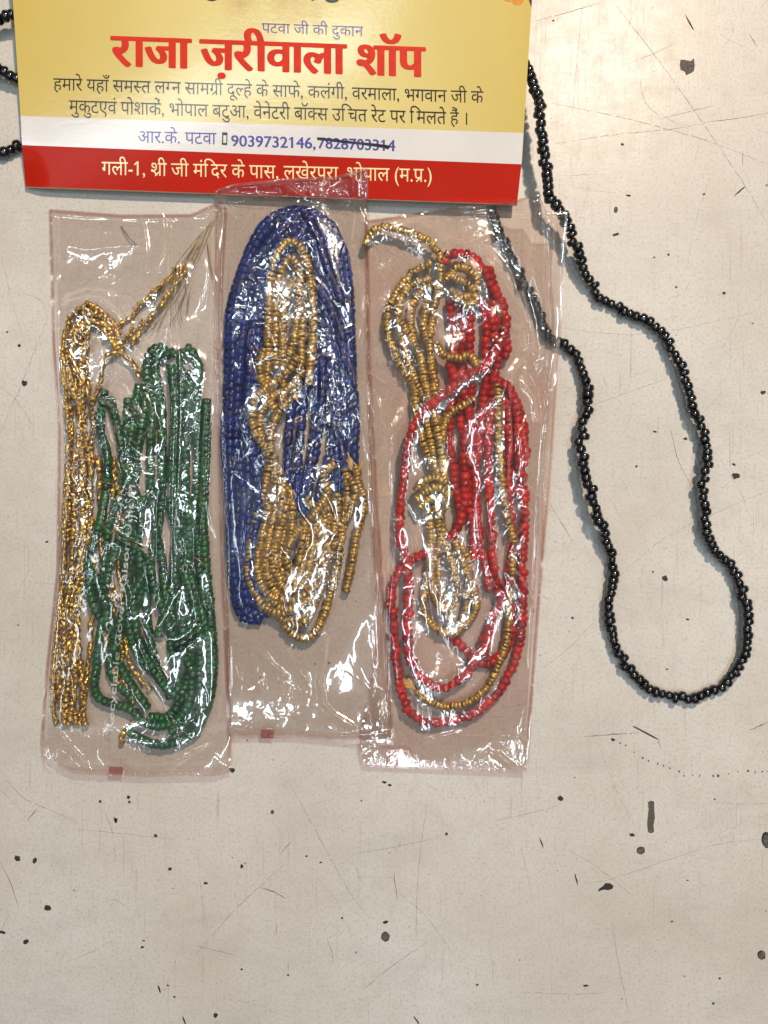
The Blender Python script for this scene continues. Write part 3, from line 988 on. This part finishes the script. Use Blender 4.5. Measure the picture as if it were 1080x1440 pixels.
# left bag: green beads
G = thing('bead_hank', 'hank of dark green glass beads with a rounded lower loop in a clear bag', 'beads', 'bead hanks in clear bags')
gs = [
    ([(146, 548), (141, 600), (152, 650), (145, 714), (133, 762), (123, 800), (133, 854), (152, 880), (175, 902)], 3.2),
    ([(128, 800), (150, 858), (142, 886), (136, 937), (133, 966), (145, 985), (184, 998), (206, 1017), (232, 1020), (257, 1005), (270, 973), (266, 930)], 2.6),
    ([(270, 520), (263, 600), (261, 675), (264, 778), (273, 829), (291, 886), (294, 931), (290, 985), (276, 1027), (248, 1043), (222, 1047), (200, 1040), (182, 1028)], 3.0),
    ([(262, 700), (268, 760), (262, 810), (274, 850), (282, 900), (280, 950), (282, 990), (262, 1016), (236, 1032)], 4.0),
    ([(187, 682), (200, 730), (184, 794), (180, 848), (184, 893), (206, 938), (251, 970), (268, 985)], 2.8),
    ([(206, 778), (219, 829), (244, 893), (262, 925), (276, 957)], 3.8),
    ([(238, 502), (224, 488), (208, 505), (205, 560), (196, 620), (188, 680), (170, 720)], 2.4),
    ([(222, 495), (216, 560), (212, 640), (215, 720), (228, 790), (232, 850), (222, 900)], 2.2),
    ([(240, 512), (246, 580), (243, 660), (250, 730), (246, 800), (256, 860), (258, 930)], 3.2),
    ([(280, 510), (276, 580), (279, 660), (275, 720), (280, 790), (288, 850)], 2.6),
    ([(155, 560), (170, 620), (180, 700), (195, 770), (196, 840), (160, 900), (158, 950), (190, 985)], 1.8),
    ([(255, 505), (262, 490), (274, 500), (282, 530)], 3.0),
    ([(150, 820), (160, 780), (176, 740), (205, 700), (230, 690)], 3.4),
    ([(208, 800), (190, 830), (170, 870), (160, 920)], 3.6),
    ([(232, 498), (252, 500), (256, 560), (254, 640), (256, 720), (248, 800), (240, 870), (246, 940), (258, 980)], 1.6),
    ([(214, 505), (226, 560), (228, 640), (226, 720), (212, 790), (206, 850), (216, 920), (240, 985)], 1.8),
    ([(180, 560), (178, 620), (168, 690), (152, 750), (146, 820), (158, 880), (172, 940), (210, 1000)], 1.8),
    ([(196, 540), (186, 600), (180, 660), (184, 720), (176, 790), (188, 850), (196, 900), (228, 960), (262, 990)], 4.2),
    ([(290, 560), (290, 640), (286, 720), (290, 800), (298, 880), (300, 950), (288, 1005), (262, 1036)], 2.2),
    ([(238, 700), (250, 760), (262, 830), (268, 900), (262, 960), (240, 1005), (210, 1008)], 2.0)]
for pts, z in gs:
    strand(G, 'strand', Z(pts, z), 'disc', 13.6, 7.8, M_green, 'a', rvar=0.04, wob=0.4)

# middle bag
B = thing('bead_hank', 'hank of royal blue glass beads arched around the gold discs in a clear bag', 'beads', 'bead hanks in clear bags')
arch = [(375, 868), (352, 852), (343, 780), (346, 700), (341, 620), (343, 540), (348, 450), (363, 385), (388, 336), (412, 318), (440, 328), (462, 368), (472, 430), (478, 520), (482, 600), (480, 690)]
for pts in bundle(arch, 5, [9, 18, 20, 22, 22, 23, 24, 24, 24, 22, 24, 22, 20, 18, 16, 14], 2.0, 0.3, 1.6):
    strand(B, 'strand', pts, 'disc', 13.6, 10.5, M_blue, 'b', rvar=0.04, wob=0.35)
for pts in bundle(arch[1:-1], 4, [13, 14, 16, 16, 17, 18, 18, 18, 17, 18, 18, 15, 13, 12], 4.0, 0.3, 2.0):
    strand(B, 'strand', pts, 'disc', 13.6, 10.5, M_blue, 'b', rvar=0.04, wob=0.35)
for pts in bundle([(452, 400), (446, 470), (440, 540), (436, 610), (428, 690), (425, 730)], 5, [8, 20, 26, 28, 26, 20], 1.7, 0.6, 2.5):
    strand(B, 'strand', pts, 'disc', 13.6, 10.5, M_blue, 'b', rvar=0.04, wob=0.35)

D = thing('bead_hank', 'hank of antique gold disc beads lying between the blue strands in a clear bag', 'beads', 'bead hanks in clear bags')
ds = [
    ([(376, 540), (378, 440), (384, 375), (404, 341), (425, 352), (437, 400), (440, 470), (434, 545)], 5.2),
    ([(388, 520), (388, 440), (394, 385), (408, 362), (420, 378), (426, 430), (424, 500), (414, 560)], 4.2),
    ([(398, 515), (399, 440), (411, 395), (421, 415), (415, 470), (402, 520), (396, 570)], 5.0),
    ([(372, 490), (366, 520), (374, 552), (392, 585)], 5.6),
    ([(420, 500), (396, 530), (372, 546), (357, 566), (356, 600), (372, 630)], 6.2),
    ([(428, 520), (404, 548), (380, 560), (368, 582), (366, 612), (378, 640)], 5.2),
    ([(408, 560), (392, 580), (382, 605), (380, 640)], 6.0),
    ([(362, 600), (371, 620), (378, 649), (371, 691), (358, 737), (349, 783), (350, 809), (362, 841), (385, 861), (407, 858), (427, 848)], 4.2),
    ([(384, 640), (388, 672), (378, 714), (368, 757), (362, 796), (371, 828), (394, 843), (420, 841), (447, 822), (456, 796), (447, 770), (437, 747), (425, 730)], 4.8),
    ([(392, 660), (401, 701), (385, 737), (376, 783), (385, 815), (404, 832), (430, 822), (434, 789), (430, 763)], 3.8),
    ([(410, 690), (398, 730), (388, 770), (391, 805), (402, 820)], 5.0),
    ([(412, 720), (403, 770), (404, 802), (414, 822), (424, 800), (420, 770)], 4.4),
    ([(486, 659), (489, 698), (482, 740), (476, 789), (466, 828), (453, 871), (437, 895), (417, 895), (398, 877)], 3.2),
    ([(499, 655), (505, 682), (512, 708), (500, 757), (494, 796), (486, 833)], 2.6),
    ([(470, 650), (455, 668), (460, 695), (443, 721), (420, 746), (400, 770)], 5.4),
    ([(375, 850), (398, 872), (420, 879), (437, 861), (450, 826), (462, 790)], 3.6),
    ([(440, 742), (456, 760), (468, 780), (470, 740), (478, 700)], 4.4),
    ([(430, 700), (445, 715), (465, 712), (476, 690)], 4.6),
    ([(476, 740), (492, 720), (500, 690), (490, 670)], 4.0)]
for k in range(6):
    ds.append(([(384 + 5 * k, 668 + 4 * k), (366 + 9 * k, 725 + 3 * k), (355 + 9.5 * k, 785), (364 + 8.5 * k, 836 - 8 * k), (388 + 4 * k, 866 - 13 * k), (416, 870 - 14 * k), (440 - 4 * k, 850 - 12 * k), (458 - 7 * k, 806 - 6 * k), (463 - 7.5 * k, 762), (462 - 6 * k, 715 + 3 * k)], 3.0 + 0.9 * (k % 2) + 0.3 * k))
for pts, z in ds:
    strand(D, 'strand', Z(pts, z), 'disc', 13.0, 5.6, M_gold, 'b', rvar=0.06, jit=0.25)


def tassel(parent, a, b, n=9, w=6):
    for k in range(n):
        o = rng.normal(0, w / 2, 2)
        tube(parent, 'thread_end', [(a[0], a[1], 3.2), ((a[0] + b[0]) / 2 + o[0] * .4, (a[1] + b[1]) / 2 + o[1] * .4, 3.6), (b[0] + o[0], b[1] + o[1], 3.4)], 0.5, M_tassel, step=2)


tassel(D, (496, 662), (490, 646), 6, 9)
tassel(D, (505, 660), (508, 650), 5, 8)

# right bag: gold
E_ = thing('bead_hank', 'hank of olive-gold disc beads, knotted midway, beside the red beads in a clear bag', 'beads', 'bead hanks in clear bags')
es = [
    ([(515, 345), (519, 331), (544, 319), (586, 331), (610, 346), (619, 370), (617, 408), (610, 438), (604, 479), (607, 515), (614, 544)], 4.6),
    ([(607, 370), (580, 384), (556, 414), (544, 450), (550, 485), (565, 515), (583, 544), (584, 574), (592, 610), (604, 645), (613, 669)], 3.4),
    ([(604, 392), (576, 402), (560, 436), (566, 480), (578, 520), (596, 560), (604, 610), (612, 655), (620, 700), (622, 760)], 4.2),
    ([(612, 400), (592, 410), (578, 440), (584, 486), (598, 530), (602, 580), (616, 630), (620, 680), (612, 740), (604, 790)], 2.8),
    ([(556, 448), (570, 462), (590, 500), (600, 548), (612, 590), (622, 640), (626, 690)], 5.2),
    ([(600, 420), (596, 460), (606, 500), (612, 560), (618, 610)], 4.4),
    ([(612, 480), (622, 498), (640, 504), (660, 500), (670, 512), (668, 530)], 5.6),
    ([(600, 700), (606, 750), (601, 810), (596, 854), (611, 882), (636, 890), (657, 876), (669, 858), (667, 830), (650, 790), (640, 760)], 3.4),
    ([(611, 700), (620, 763), (607, 797), (611, 841), (626, 858), (640, 846), (640, 805), (628, 772), (622, 740)], 4.4),
    ([(614, 785), (620, 835), (632, 872), (642, 884)], 3.0),
    ([(648, 765), (660, 800), (656, 850), (648, 880)], 2.6),
    ([(627, 395), (640, 378), (660, 380), (672, 396), (664, 414), (645, 420), (634, 408)], 5.8),
    ([(634, 388), (650, 396), (664, 404), (668, 424), (652, 430)], 6.6),
    ([(584, 690), (596, 676), (614, 672), (632, 686), (630, 704)], 6.4),
    ([(586, 704), (600, 690), (618, 686), (634, 700)], 7.0),
    ([(590, 714), (606, 702), (622, 702), (630, 716)], 6.4),
    ([(668, 560), (640, 576), (626, 592), (622, 630)], 5.0),
    ([(699, 540), (702, 600), (704, 660), (712, 720), (723, 762)], 4.6)]
for pts, z in es:
    strand(E_, 'strand', Z(pts, z), 'disc', 11.8, 5.2, M_gold2, 'c', rvar=0.07, jit=0.25)
F_ = thing('bead_strand', 'single thin gold disc strand with frayed tan end curving along the lowest red loop', 'beads')
strand(F_, 'strand', Z([(722, 780), (720, 810), (715, 854), (714, 891), (701, 935), (682, 969), (654, 989), (623, 993), (600, 985), (584, 970)], 3.2), 'disc', 11, 5, M_gold2, 'c', rvar=0.05, jit=0.2)
tassel(F_, (584, 970), (572, 957), 12, 8)

R_ = thing('bead_hank', 'hank of translucent bright red glass beads with wide lower loops in a clear bag', 'beads', 'bead hanks in clear bags')
rs = [
    ([(624, 372), (628, 361), (642, 356), (660, 358), (678, 376), (690, 399), (704, 426), (713, 453), (704, 482), (684, 512), (648, 536), (613, 562), (586, 592), (574, 624), (568, 669), (563, 720), (564, 760), (571, 790), (576, 835), (572, 879), (579, 932), (598, 958), (623, 968), (648, 954), (670, 929), (689, 891), (698, 857), (708, 832), (724, 812)], 5.0),
    ([(640, 745), (623, 763), (608, 776), (576, 788), (558, 807), (550, 838), (553, 879), (558, 930), (564, 970), (577, 1003), (600, 1016), (639, 1013), (670, 1001), (701, 973), (722, 935), (732, 898), (735, 848), (735, 785), (738, 707), (730, 650), (729, 600), (722, 560), (706, 538), (690, 532)], 3.4),
    ([(632, 420), (638, 480), (636, 540), (632, 600), (640, 680), (648, 735)], 2.6),
    ([(646, 430), (652, 500), (648, 570), (655, 640), (662, 720), (668, 790)], 1.9),
    ([(660, 425), (661, 490), (662, 560), (652, 630), (654, 700), (640, 748)], 3.0),
    ([(678, 420), (684, 480), (680, 560), (672, 630), (670, 700), (676, 770), (690, 830)], 2.4),
    ([(690, 440), (700, 500), (690, 570), (686, 640), (690, 720), (694, 790), (704, 850)], 3.2),
    ([(710, 560), (716, 620), (716, 690), (720, 760), (714, 820), (720, 880), (708, 920), (690, 934), (665, 926), (642, 902), (630, 890)], 1.9),
    ([(686, 376), (696, 412), (690, 440), (706, 462), (714, 488), (706, 510)], 3.4),
    ([(694, 540), (700, 536), (716, 548), (734, 590), (738, 640), (728, 700)], 2.6),
    ([(690, 880), (680, 905), (690, 930), (706, 916)], 3.0),
    ([(630, 510), (640, 530), (652, 552), (664, 600), (662, 660)], 3.6)]
for pts, z in rs:
    # the long strand crosses over the others on its way down to the left
    q = [(x, y, h + (2.8 if z == 5.0 and 470 < y < 650 and x > 560 else 0)) for x, y, h in Z(pts, z)]
    strand(R_, 'strand', q, 'round', 14.2, 9.2, M_red, 'c', wob=0.9)


# ---------------------------------------------------------------- clear bags
def dilate(h, r):
    out = h.copy()
    for dy in range(-r, r + 1):
        for dx in range(-r, r + 1):
            if dx * dx + dy * dy <= r * r + 1 and (dx or dy):
                out = np.maximum(out, np.roll(np.roll(h, dy, 0), dx, 1))
    return out


def boxmax(h, r):
    for ax in (0, 1):
        out = h.copy()
        for d in range(-r, r + 1):
            out = np.maximum(out, np.roll(h, d, ax))
        h = out
    return h


def blur(h, r, it=2):
    k = np.ones(2 * r + 1) / (2 * r + 1)
    for _ in range(it):
        for ax in (0, 1):
            h = np.apply_along_axis(lambda a: np.convolve(np.pad(a, r, mode='edge'), k, 'valid'), ax, h)
    return h


CELL = 2


def raster(lists):
    h = np.zeros((640, 480))
    for a in lists:
        for px, py, z, r in a:
            i, j = int(round(py / CELL)), int(round(px / CELL))
            if 0 <= i < 640 and 0 <= j < 480:
                h[i, j] = max(h[i, j], z)
    return h


def sample(h, px, py):
    x, y = np.clip(px / CELL, 0, h.shape[1] - 2), np.clip(py / CELL, 0, h.shape[0] - 2)
    i, j = y.astype(int), x.astype(int)
    fy, fx = y - i, x - j
    return (h[i, j] * (1 - fy) * (1 - fx) + h[i + 1, j] * fy * (1 - fx) + h[i, j + 1] * (1 - fy) * fx + h[i + 1, j + 1] * fy * fx)


yy, xx = np.mgrid[0:640, 0:480] * CELL
cz = np.where((xx > edge_x(yy, False)) & (xx < edge_x(yy, True)) & (yy < yline(xx, 263, 288)), zcard(xx.astype(float), yy.astype(float)) + 0.15, 0)
UNDERMAP = np.maximum(cz, dilate(raster(UNDER), 4))
UNDERMAP = np.maximum(cz, np.maximum(blur(dilate(cz, 2), 3, 2), blur(boxmax(raster(UNDER), 24), 9, 2)))


def worley(px, py, cell, seed, sx=1.0, sy=1.0, warp=6.0):
    r = np.random.default_rng(seed)
    x0, x1, y0, y1 = px.min() - cell, px.max() + cell, py.min() - cell, py.max() + cell
    n = int((x1 - x0) * (y1 - y0) / (cell * cell * sx * sy)) + 4
    P_ = np.stack([r.uniform(x0, x1, n), r.uniform(y0, y1, n)], -1)
    wx = px + warp * np.sin(py / 23.0 + seed) + warp * .5 * np.sin(py / 9.0 + px / 14 + seed * 2)
    wy = py + warp * np.sin(px / 19.0 + seed * 1.7)
    # every point carries a random tilted plane; the sheet follows the lowest plane -> flat facets and sharp creases
    A_ = r.normal(0, 1, (n, 2))
    best = np.full(px.shape, 1e9)
    for (qx, qy), (ax, ay) in zip(P_, A_):
        dx, dy = (wx - qx) / (cell * sx), (wy - qy) / (cell * sy)
        v = dx * dx + dy * dy
        m = v < 4
        if m.any():
            val = np.sqrt(v[m]) * (1 + 0.25 * ax) + 0.25 * (ax * dx[m] + ay * dy[m])
            best[m] = np.minimum(best[m], val)
    best[best > 1e8] = 0
    return np.clip(best, -0.4, 1.4)


def seg_dist(px, py, pts):
    d = np.full(px.shape, 1e9)
    side = np.zeros(px.shape)
    for (ax, ay), (bx, by) in zip(pts[:-1], pts[1:]):
        ex, ey = bx - ax, by - ay
        l2 = ex * ex + ey * ey + 1e-9
        t = np.clip(((px - ax) * ex + (py - ay) * ey) / l2, 0, 1)
        q = np.hypot(px - ax - t * ex, py - ay - t * ey)
        m = q < d
        side = np.where(m, np.sign(ex * (py - ay) - ey * (px - ax)), side)
        d = np.minimum(d, q)
    return d, side


def smooth01(x):
    x = np.clip(x, 0, 1)
    return x * x * (3 - 2 * x)


def bag(label, key, Lp, Rp, top, bot, m, amp, folds, seed, base, mark, curl_h=0.0):
    t = thing('clear_bag', label, 'plastic bag', 'clear plastic bead bags')
    ny, nx = 600, 190
    ys = np.linspace(0, 1, ny)
    s = np.linspace(0, 1, nx)
    Lp, Rp = np.array(Lp, float), np.array(Rp, float)
    ly = Lp[0, 1] + (Lp[-1, 1] - Lp[0, 1]) * ys
    ry = Rp[0, 1] + (Rp[-1, 1] - Rp[0, 1]) * ys
    lx = np.interp(ly, Lp[:, 1], Lp[:, 0])
    rx = np.interp(ry, Rp[:, 1], Rp[:, 0])
    px = lx[:, None] * (1 - s) + rx[:, None] * s
    py = ly[:, None] * (1 - s) + ry[:, None] * s
    tb, bb = np.interp(s, *zip(*top)), np.interp(s, *zip(*bot))
    py = py + tb[None] * (1 - ys[:, None]) ** 6 + bb[None] * ys[:, None] ** 6
    # clearance over the contents
    hb = raster(HM[key])
    under = sample(UNDERMAP, px, py)
    tight = sample(dilate(hb, 1), px, py)
    loose = sample(blur(dilate(hb, 14), 7, 2), px, py)
    ew = np.minimum(np.minimum(px - lx[:, None], rx[:, None] - px), np.minimum((ys[:, None] * (ly[-1] - ly[0])), (1 - ys[:, None]) * (ly[-1] - ly[0])))
    fall = smooth01(ew / 26.0)
    cover = np.maximum(under + 0.3, np.maximum(tight + 0.05, loose + 0.8))
    cr = (0.55 * worley(px, py, 34, seed, 0.9, 1.5) + 0.17 * worley(px, py, 17, seed + 1, 0.8, 1.3, 4) + 0.03 * worley(px, py, 8, seed + 2, 1, 1.2, 2))
    a = sample(amp, px, py)
    h = cover + fall * (a * cr * 1.2 + 0.35) + 0.10
    # long soft vertical gathers
    g = np.sin(px / 9.0 + 2.2 * np.sin(py / 90.0 + seed) + seed) * np.sin(py / 160.0 + seed * 2)
    h += fall * 0.10 * g
    calm = np.zeros(px.shape)
    for pts, ht, w in folds:
        d, side = seg_dist(px, py, pts)
        wr = np.where(side > 0, w, w * 0.45)
        w_ = wr * 0.9
        h += 1.7 * ht / (1 + (d / w_) ** 2) * smooth01(ew / 8.0)
        calm = np.maximum(calm, np.exp(-(d / 9.0) ** 2))
    h = np.maximum(h, under + 0.3)
    curl = curl_h * smooth01((ys - 0.86) / 0.14) ** 2
    h = h + base + curl[:, None]
    V = PA(px, py, h).reshape(-1, 3)
    idx = np.arange(ny * nx).reshape(ny, nx)
    f = np.stack([idx[:-1, :-1], idx[1:, :-1], idx[1:, 1:], idx[:-1, 1:]], -1).reshape(-1, 4)
    calm = 1 - (0.16 + 0.84 * smooth01((a - 0.36) / 0.55)) * (1 - 0.85 * calm)
    link_mesh('front_film', V, f, m, t, True, calm.reshape(-1))
    hb2 = under + 0.06 + base * 0.5 + curl[:, None]
    st = 4
    p2, q2, h2 = px[::st, ::st], py[::st, ::st], hb2[::st, ::st]
    if True:
        p2 = np.column_stack([p2, px[::st, -1]])
        q2 = np.column_stack([q2, py[::st, -1]])
        h2 = np.column_stack([h2, hb2[::st, -1]])
    idx = np.arange(p2.size).reshape(p2.shape)
    f = np.stack([idx[:-1, :-1], idx[1:, :-1], idx[1:, 1:], idx[:-1, 1:]], -1).reshape(-1, 4)
    link_mesh('back_film', PA(p2, q2, h2).reshape(-1, 3), f, M_back, t)
    # welded seams: left, right and bottom

    def strip(path, w0, w1, mm=M_seam, name='seam', lift=0.22):
        V, F = [], []
        for i, (x, y, nx_, ny_) in enumerate(path):
            cu = curl_h * float(smooth01(((y - ly[0]) / (ly[-1] - ly[0]) - 0.86) / 0.14)) ** 2
            for w in (w0, w1):
                X, Y = x + nx_ * w, y + ny_ * w
                z = float(sample(UNDERMAP, np.array([X]), np.array([Y]))[0]) + lift + base + cu
                V.append(P(X, Y, z))
        for i in range(len(path) - 1):
            F.append((2 * i, 2 * i + 1, 2 * i + 3, 2 * i + 2))
        link_mesh(name, V, F, mm, t)
    strip([(lx[i], ly[i], 1, 0) for i in range(0, ny, 6)], -2, 2.5)
    strip([(rx[i], ry[i], -1, 0) for i in range(0, ny, 6)], -2, 2.5)
    strip([(px[-1, i], py[-1, i], 0, -1) for i in range(0, nx, 3)], -3, 5)
    strip([(px[0, i], py[0, i], 0, 1) for i in range(0, nx, 3)], -1.5, 3, lift=0.4)
    if mark:
        x, y, w, hh = mark
        v = [P(x - w, y - hh, base + .7 + curl_h * .9), P(x + w, y - hh + 1, base + .7 + curl_h * .9), P(x + w, y + hh + 1, base + .7 + curl_h * .9), P(x - w, y + hh, base + .7 + curl_h * .9)]
        link_mesh('printed_mark', v, [(0, 3, 2, 1)], M_mark, t, False)
    return t, (px, py, h)


def amp_map(default, spots):
    a = np.full((640, 480), float(default))
    for (x, y, rx, ry, v) in spots:
        d = ((xx - x) / rx) ** 2 + ((yy - y) / ry) ** 2
        a = a + (v - default) * np.exp(-d)
    return a


left_folds = [
    ([(97, 417), (122, 408), (162, 412)], .5, 5), ([(98, 425), (118, 420), (140, 420), (165, 440), (185, 470), (212, 483), (232, 460), (238, 430), (238, 400)], 1.2, 9),
    ([(165, 495), (166, 508), (195, 545), (217, 600), (200, 618)], 1.0, 7), ([(140, 553), (165, 547), (185, 565), (200, 590), (216, 604)], 0.9, 6), ([(83, 590), (100, 572), (135, 560), (160, 575), (175, 590), (168, 600), (195, 622), (214, 612)], 1.1, 7),
    ([(168, 602), (172, 625), (163, 645), (172, 668), (165, 690)], .9, 6), ([(92, 500), (105, 520), (118, 545), (105, 560), (95, 540), (92, 505)], .7, 5),
    ([(303, 292), (300, 400), (300, 500), (290, 600), (285, 700), (280, 800)], 1.0, 5), ([(309, 300), (306, 420), (302, 560), (295, 690)], .6, 4),
    ([(240, 330), (238, 420), (243, 520), (240, 640), (238, 720), (236, 820)], .7, 5), ([(252, 340), (246, 450), (250, 560), (246, 700)], .4, 4), ([(78, 300), (82, 420), (80, 470), (90, 600), (90, 700), (80, 850), (70, 960), (68, 1040)], .5, 4),
    ([(151, 696), (145, 735), (155, 745), (172, 758), (205, 775), (214, 790), (216, 825)], .9, 5), ([(195, 885), (180, 908), (190, 940), (210, 965), (225, 990), (243, 1025)], .9, 6), ([(195, 885), (205, 900), (215, 925), (230, 955)], .6, 5),
    ([(238, 838), (228, 862), (215, 880), (232, 905), (248, 908), (262, 900), (284, 880), (284, 860), (276, 830), (265, 800)], .8, 5), ([(232, 680), (226, 740), (230, 800), (234, 835)], .6, 4),
    ([(90, 300), (150, 303), (225, 306), (290, 300)], .4, 4), ([(200, 305), (206, 340), (208, 380)], .5, 4), ([(230, 310), (235, 350), (222, 380)], .5, 4), ([(95, 345), (120, 350), (180, 345)], .25, 8),
    ([(75, 780), (85, 820), (100, 830), (92, 850)], .5, 4), ([(85, 1030), (100, 1050), (120, 1072)], .5, 5), ([(240, 1080), (265, 1062), (300, 1045)], .5, 4), ([(290, 700), (300, 740), (312, 775)], .5, 4), ([(292, 850), (310, 872), (300, 850)], .5, 4)]
amp_l = amp_map(0.32, [(160, 560, 80, 150, 1.15), (230, 880, 70, 60, 0.7), (130, 380, 50, 30, .5), (110, 320, 40, 30, .15)])
BAG_L, film_l = bag('clear plastic bag of amber and green beads with faint white vertical print', 'a',
             [(70, 295), (75, 480), (83, 600), (81, 800), (66, 940), (58, 1045), (62, 1070), (80, 1086)], [(318, 291), (312, 400), (312, 500), (318, 700), (321, 900), (325, 1086)],
             [(0, 0), (.4, 9), (.8, 10), (.93, -4), (1, 0)], [(0, -10), (.1, 0), (.5, 4), (.9, 3), (1, -4)], M_film, amp_l, left_folds, 3, 0.0, (163, 1083, 10, 5), 3.6)
mid_folds = [
    ([(330, 262), (400, 258), (460, 250), (512, 232)], .6, 4), ([(405, 262), (418, 272), (440, 280), (465, 290)], .8, 5), ([(430, 300), (450, 340), (462, 380), (480, 420)], .8, 5), ([(496, 250), (498, 300), (490, 360), (496, 400)], .6, 4),
    ([(440, 395), (462, 425), (475, 455), (486, 500), (505, 550), (515, 600), (525, 660), (528, 720), (535, 800), (541, 860), (543, 960)], 1.0, 5), ([(350, 460), (372, 470), (382, 490), (362, 505), (350, 485), (352, 465)], .8, 4),
    ([(350, 505), (357, 530), (380, 540), (388, 560)], .8, 4), ([(395, 540), (412, 515), (425, 500), (412, 490)], .9, 4), ([(425, 508), (440, 512), (452, 505), (453, 560)], .8, 5), ([(390, 570), (400, 600), (425, 590), (445, 605), (432, 620)], 1.0, 5),
    ([(405, 610), (396, 640), (410, 660), (425, 655), (420, 690)], 1.0, 4), ([(410, 690), (416, 720), (430, 740), (432, 760), (418, 790)], .8, 4), ([(455, 700), (470, 740), (482, 745), (470, 770)], .7, 4), ([(470, 600), (484, 640), (484, 700), (483, 790), (478, 840)], .7, 4),
    ([(460, 895), (456, 930), (450, 960), (455, 990), (470, 1005), (495, 1020)], .7, 4), ([(410, 910), (420, 940), (432, 955)], .5, 4), ([(345, 880), (360, 900), (380, 930), (400, 950)], .6, 5), ([(330, 1025), (400, 1030), (470, 1035), (548, 1030)], .4, 4), ([(520, 470), (530, 540), (540, 640)], .5, 4),
    ([(310, 300), (305, 400), (308, 500), (312, 640), (318, 800), (322, 1000)], .7, 4), ([(315, 265), (318, 285), (330, 300)], .8, 4), ([(480, 470), (505, 460), (512, 452), (500, 495)], .7, 5)]
amp_m = amp_map(0.35, [(400, 270, 110, 40, 0.7), (425, 560, 48, 125, 1.1), (450, 300, 60, 50, .8), (440, 980, 110, 60, .22)])
BAG_M, film_m = bag('clear crumpled plastic bag of blue and gold beads, its top corner lapping over the card', 'b',
             [(304, 268), (303, 400), (306, 600), (312, 800), (318, 950), (322, 1036)], [(515, 237), (517, 330), (520, 500), (530, 700), (545, 900), (553, 1045)],
             [(0, 0), (.1, -4), (.45, -2), (.8, 6), (1, 0)], [(0, 0), (.4, -4), (.7, 0), (1, 0)], M_film_mid, amp_m, mid_folds, 11, 0.35, (376, 1032, 9, 6), 2.0)
right_folds = [
    ([(540, 316), (600, 300), (660, 296), (720, 284), (756, 277)], .5, 4), ([(760, 290), (752, 340), (745, 380), (735, 410), (745, 450), (752, 500)], .9, 5), ([(762, 300), (770, 380), (772, 450)], .6, 4), ([(525, 350), (532, 380), (545, 400), (540, 430)], .7, 4),
    ([(520, 520), (545, 535), (560, 525), (575, 560), (580, 600)], .9, 5), ([(530, 560), (540, 590), (550, 610), (548, 640)], .8, 4), ([(540, 510), (560, 530), (580, 545), (590, 560)], .8, 6), ([(688, 486), (700, 462), (720, 458), (732, 470), (715, 475), (695, 480)], .8, 4),
    ([(745, 497), (730, 505), (718, 525), (716, 570), (718, 620), (712, 680)], 1.0, 4), ([(747, 500), (736, 530), (738, 545), (750, 560), (755, 590)], .7, 4), ([(735, 610), (742, 640), (738, 680), (760, 700)], .6, 4), ([(568, 680), (564, 700), (572, 720), (585, 750), (592, 800)], .8, 4),
    ([(690, 690), (678, 705), (684, 745), (695, 790), (706, 820)], .9, 5), ([(745, 720), (735, 740), (715, 760), (708, 785), (730, 810), (748, 840)], .9, 5),
    ([(605, 840), (612, 890), (625, 910), (640, 940), (635, 980)], .6, 6), ([(600, 1040), (640, 1030), (690, 1032), (735, 1036)], .4, 4), ([(700, 1060), (715, 1072), (722, 1078)], .6, 4), ([(545, 620), (552, 760), (544, 860), (543, 1000)], .6, 4), ([(780, 305), (770, 500), (758, 700), (748, 900), (738, 1040)], .6, 4),
    ([(615, 325), (628, 345), (618, 365)], .6, 4), ([(650, 320), (652, 350), (690, 335)], .8, 6), ([(525, 305), (600, 304), (700, 303), (790, 304)], .45, 2.5)]
amp_r = amp_map(0.35, [(545, 500, 30, 150, 1.0), (650, 330, 80, 30, .7), (728, 590, 42, 90, .8), (670, 780, 45, 40, .75), (650, 1010, 100, 50, .2)])
BAG_R, film_r = bag('clear plastic bag of red and gold beads lying over part of the black necklace', 'c',
             [(514, 305), (516, 500), (522, 700), (530, 900), (505, 1048), (512, 1075)], [(797, 298), (788, 450), (775, 650), (762, 800), (750, 950), (741, 1085)],
             [(0, 6), (.4, -8), (.7, -14), (.86, -26), (.9, 0), (1, 0)], [(0, 0), (1, 0)], M_film_red, amp_r, right_folds, 23, 0.12, (562, 1062, 16, 8), 2.6)


# white print running up the left bag
def bag_print(body, x0, y0, x1, y1, size):
    px, py, h = film_l
    bm = _text_mesh(body, 0.012)
    gx0, gx1, gy0, gy1 = _bounds(bm)
    V = []
    bm.verts.index_update()
    for v in bm.verts:
        s = (v.co.x - gx0) / (gx1 - gx0)
        u = (v.co.y - 0.35) * size / 0.7
        X, Y = x0 + (x1 - x0) * s + u * -1.0, y0 + (y1 - y0) * s + u * -0.12
        i = int(np.clip(np.interp(Y, py[:, 60], np.arange(py.shape[0])), 0, py.shape[0] - 1))
        z = float(np.interp(X, px[i], h[i]))
        V.append(P(X, Y, z + 0.06))
    F = [tuple(v.index for v in f.verts) for f in bm.faces]
    bm.free()
    return link_mesh('lettering', V, F, M_white_print_thin, BAG_L, False)


M_white_print_thin = film_material('thin_white_print', (0.9, 0.9, 0.88), 0.42, bump=0.0, refl=0.3)
bag_print('Recyclable Cover Raison Unit Pl', 154, 1028, 186, 682, 8.5)
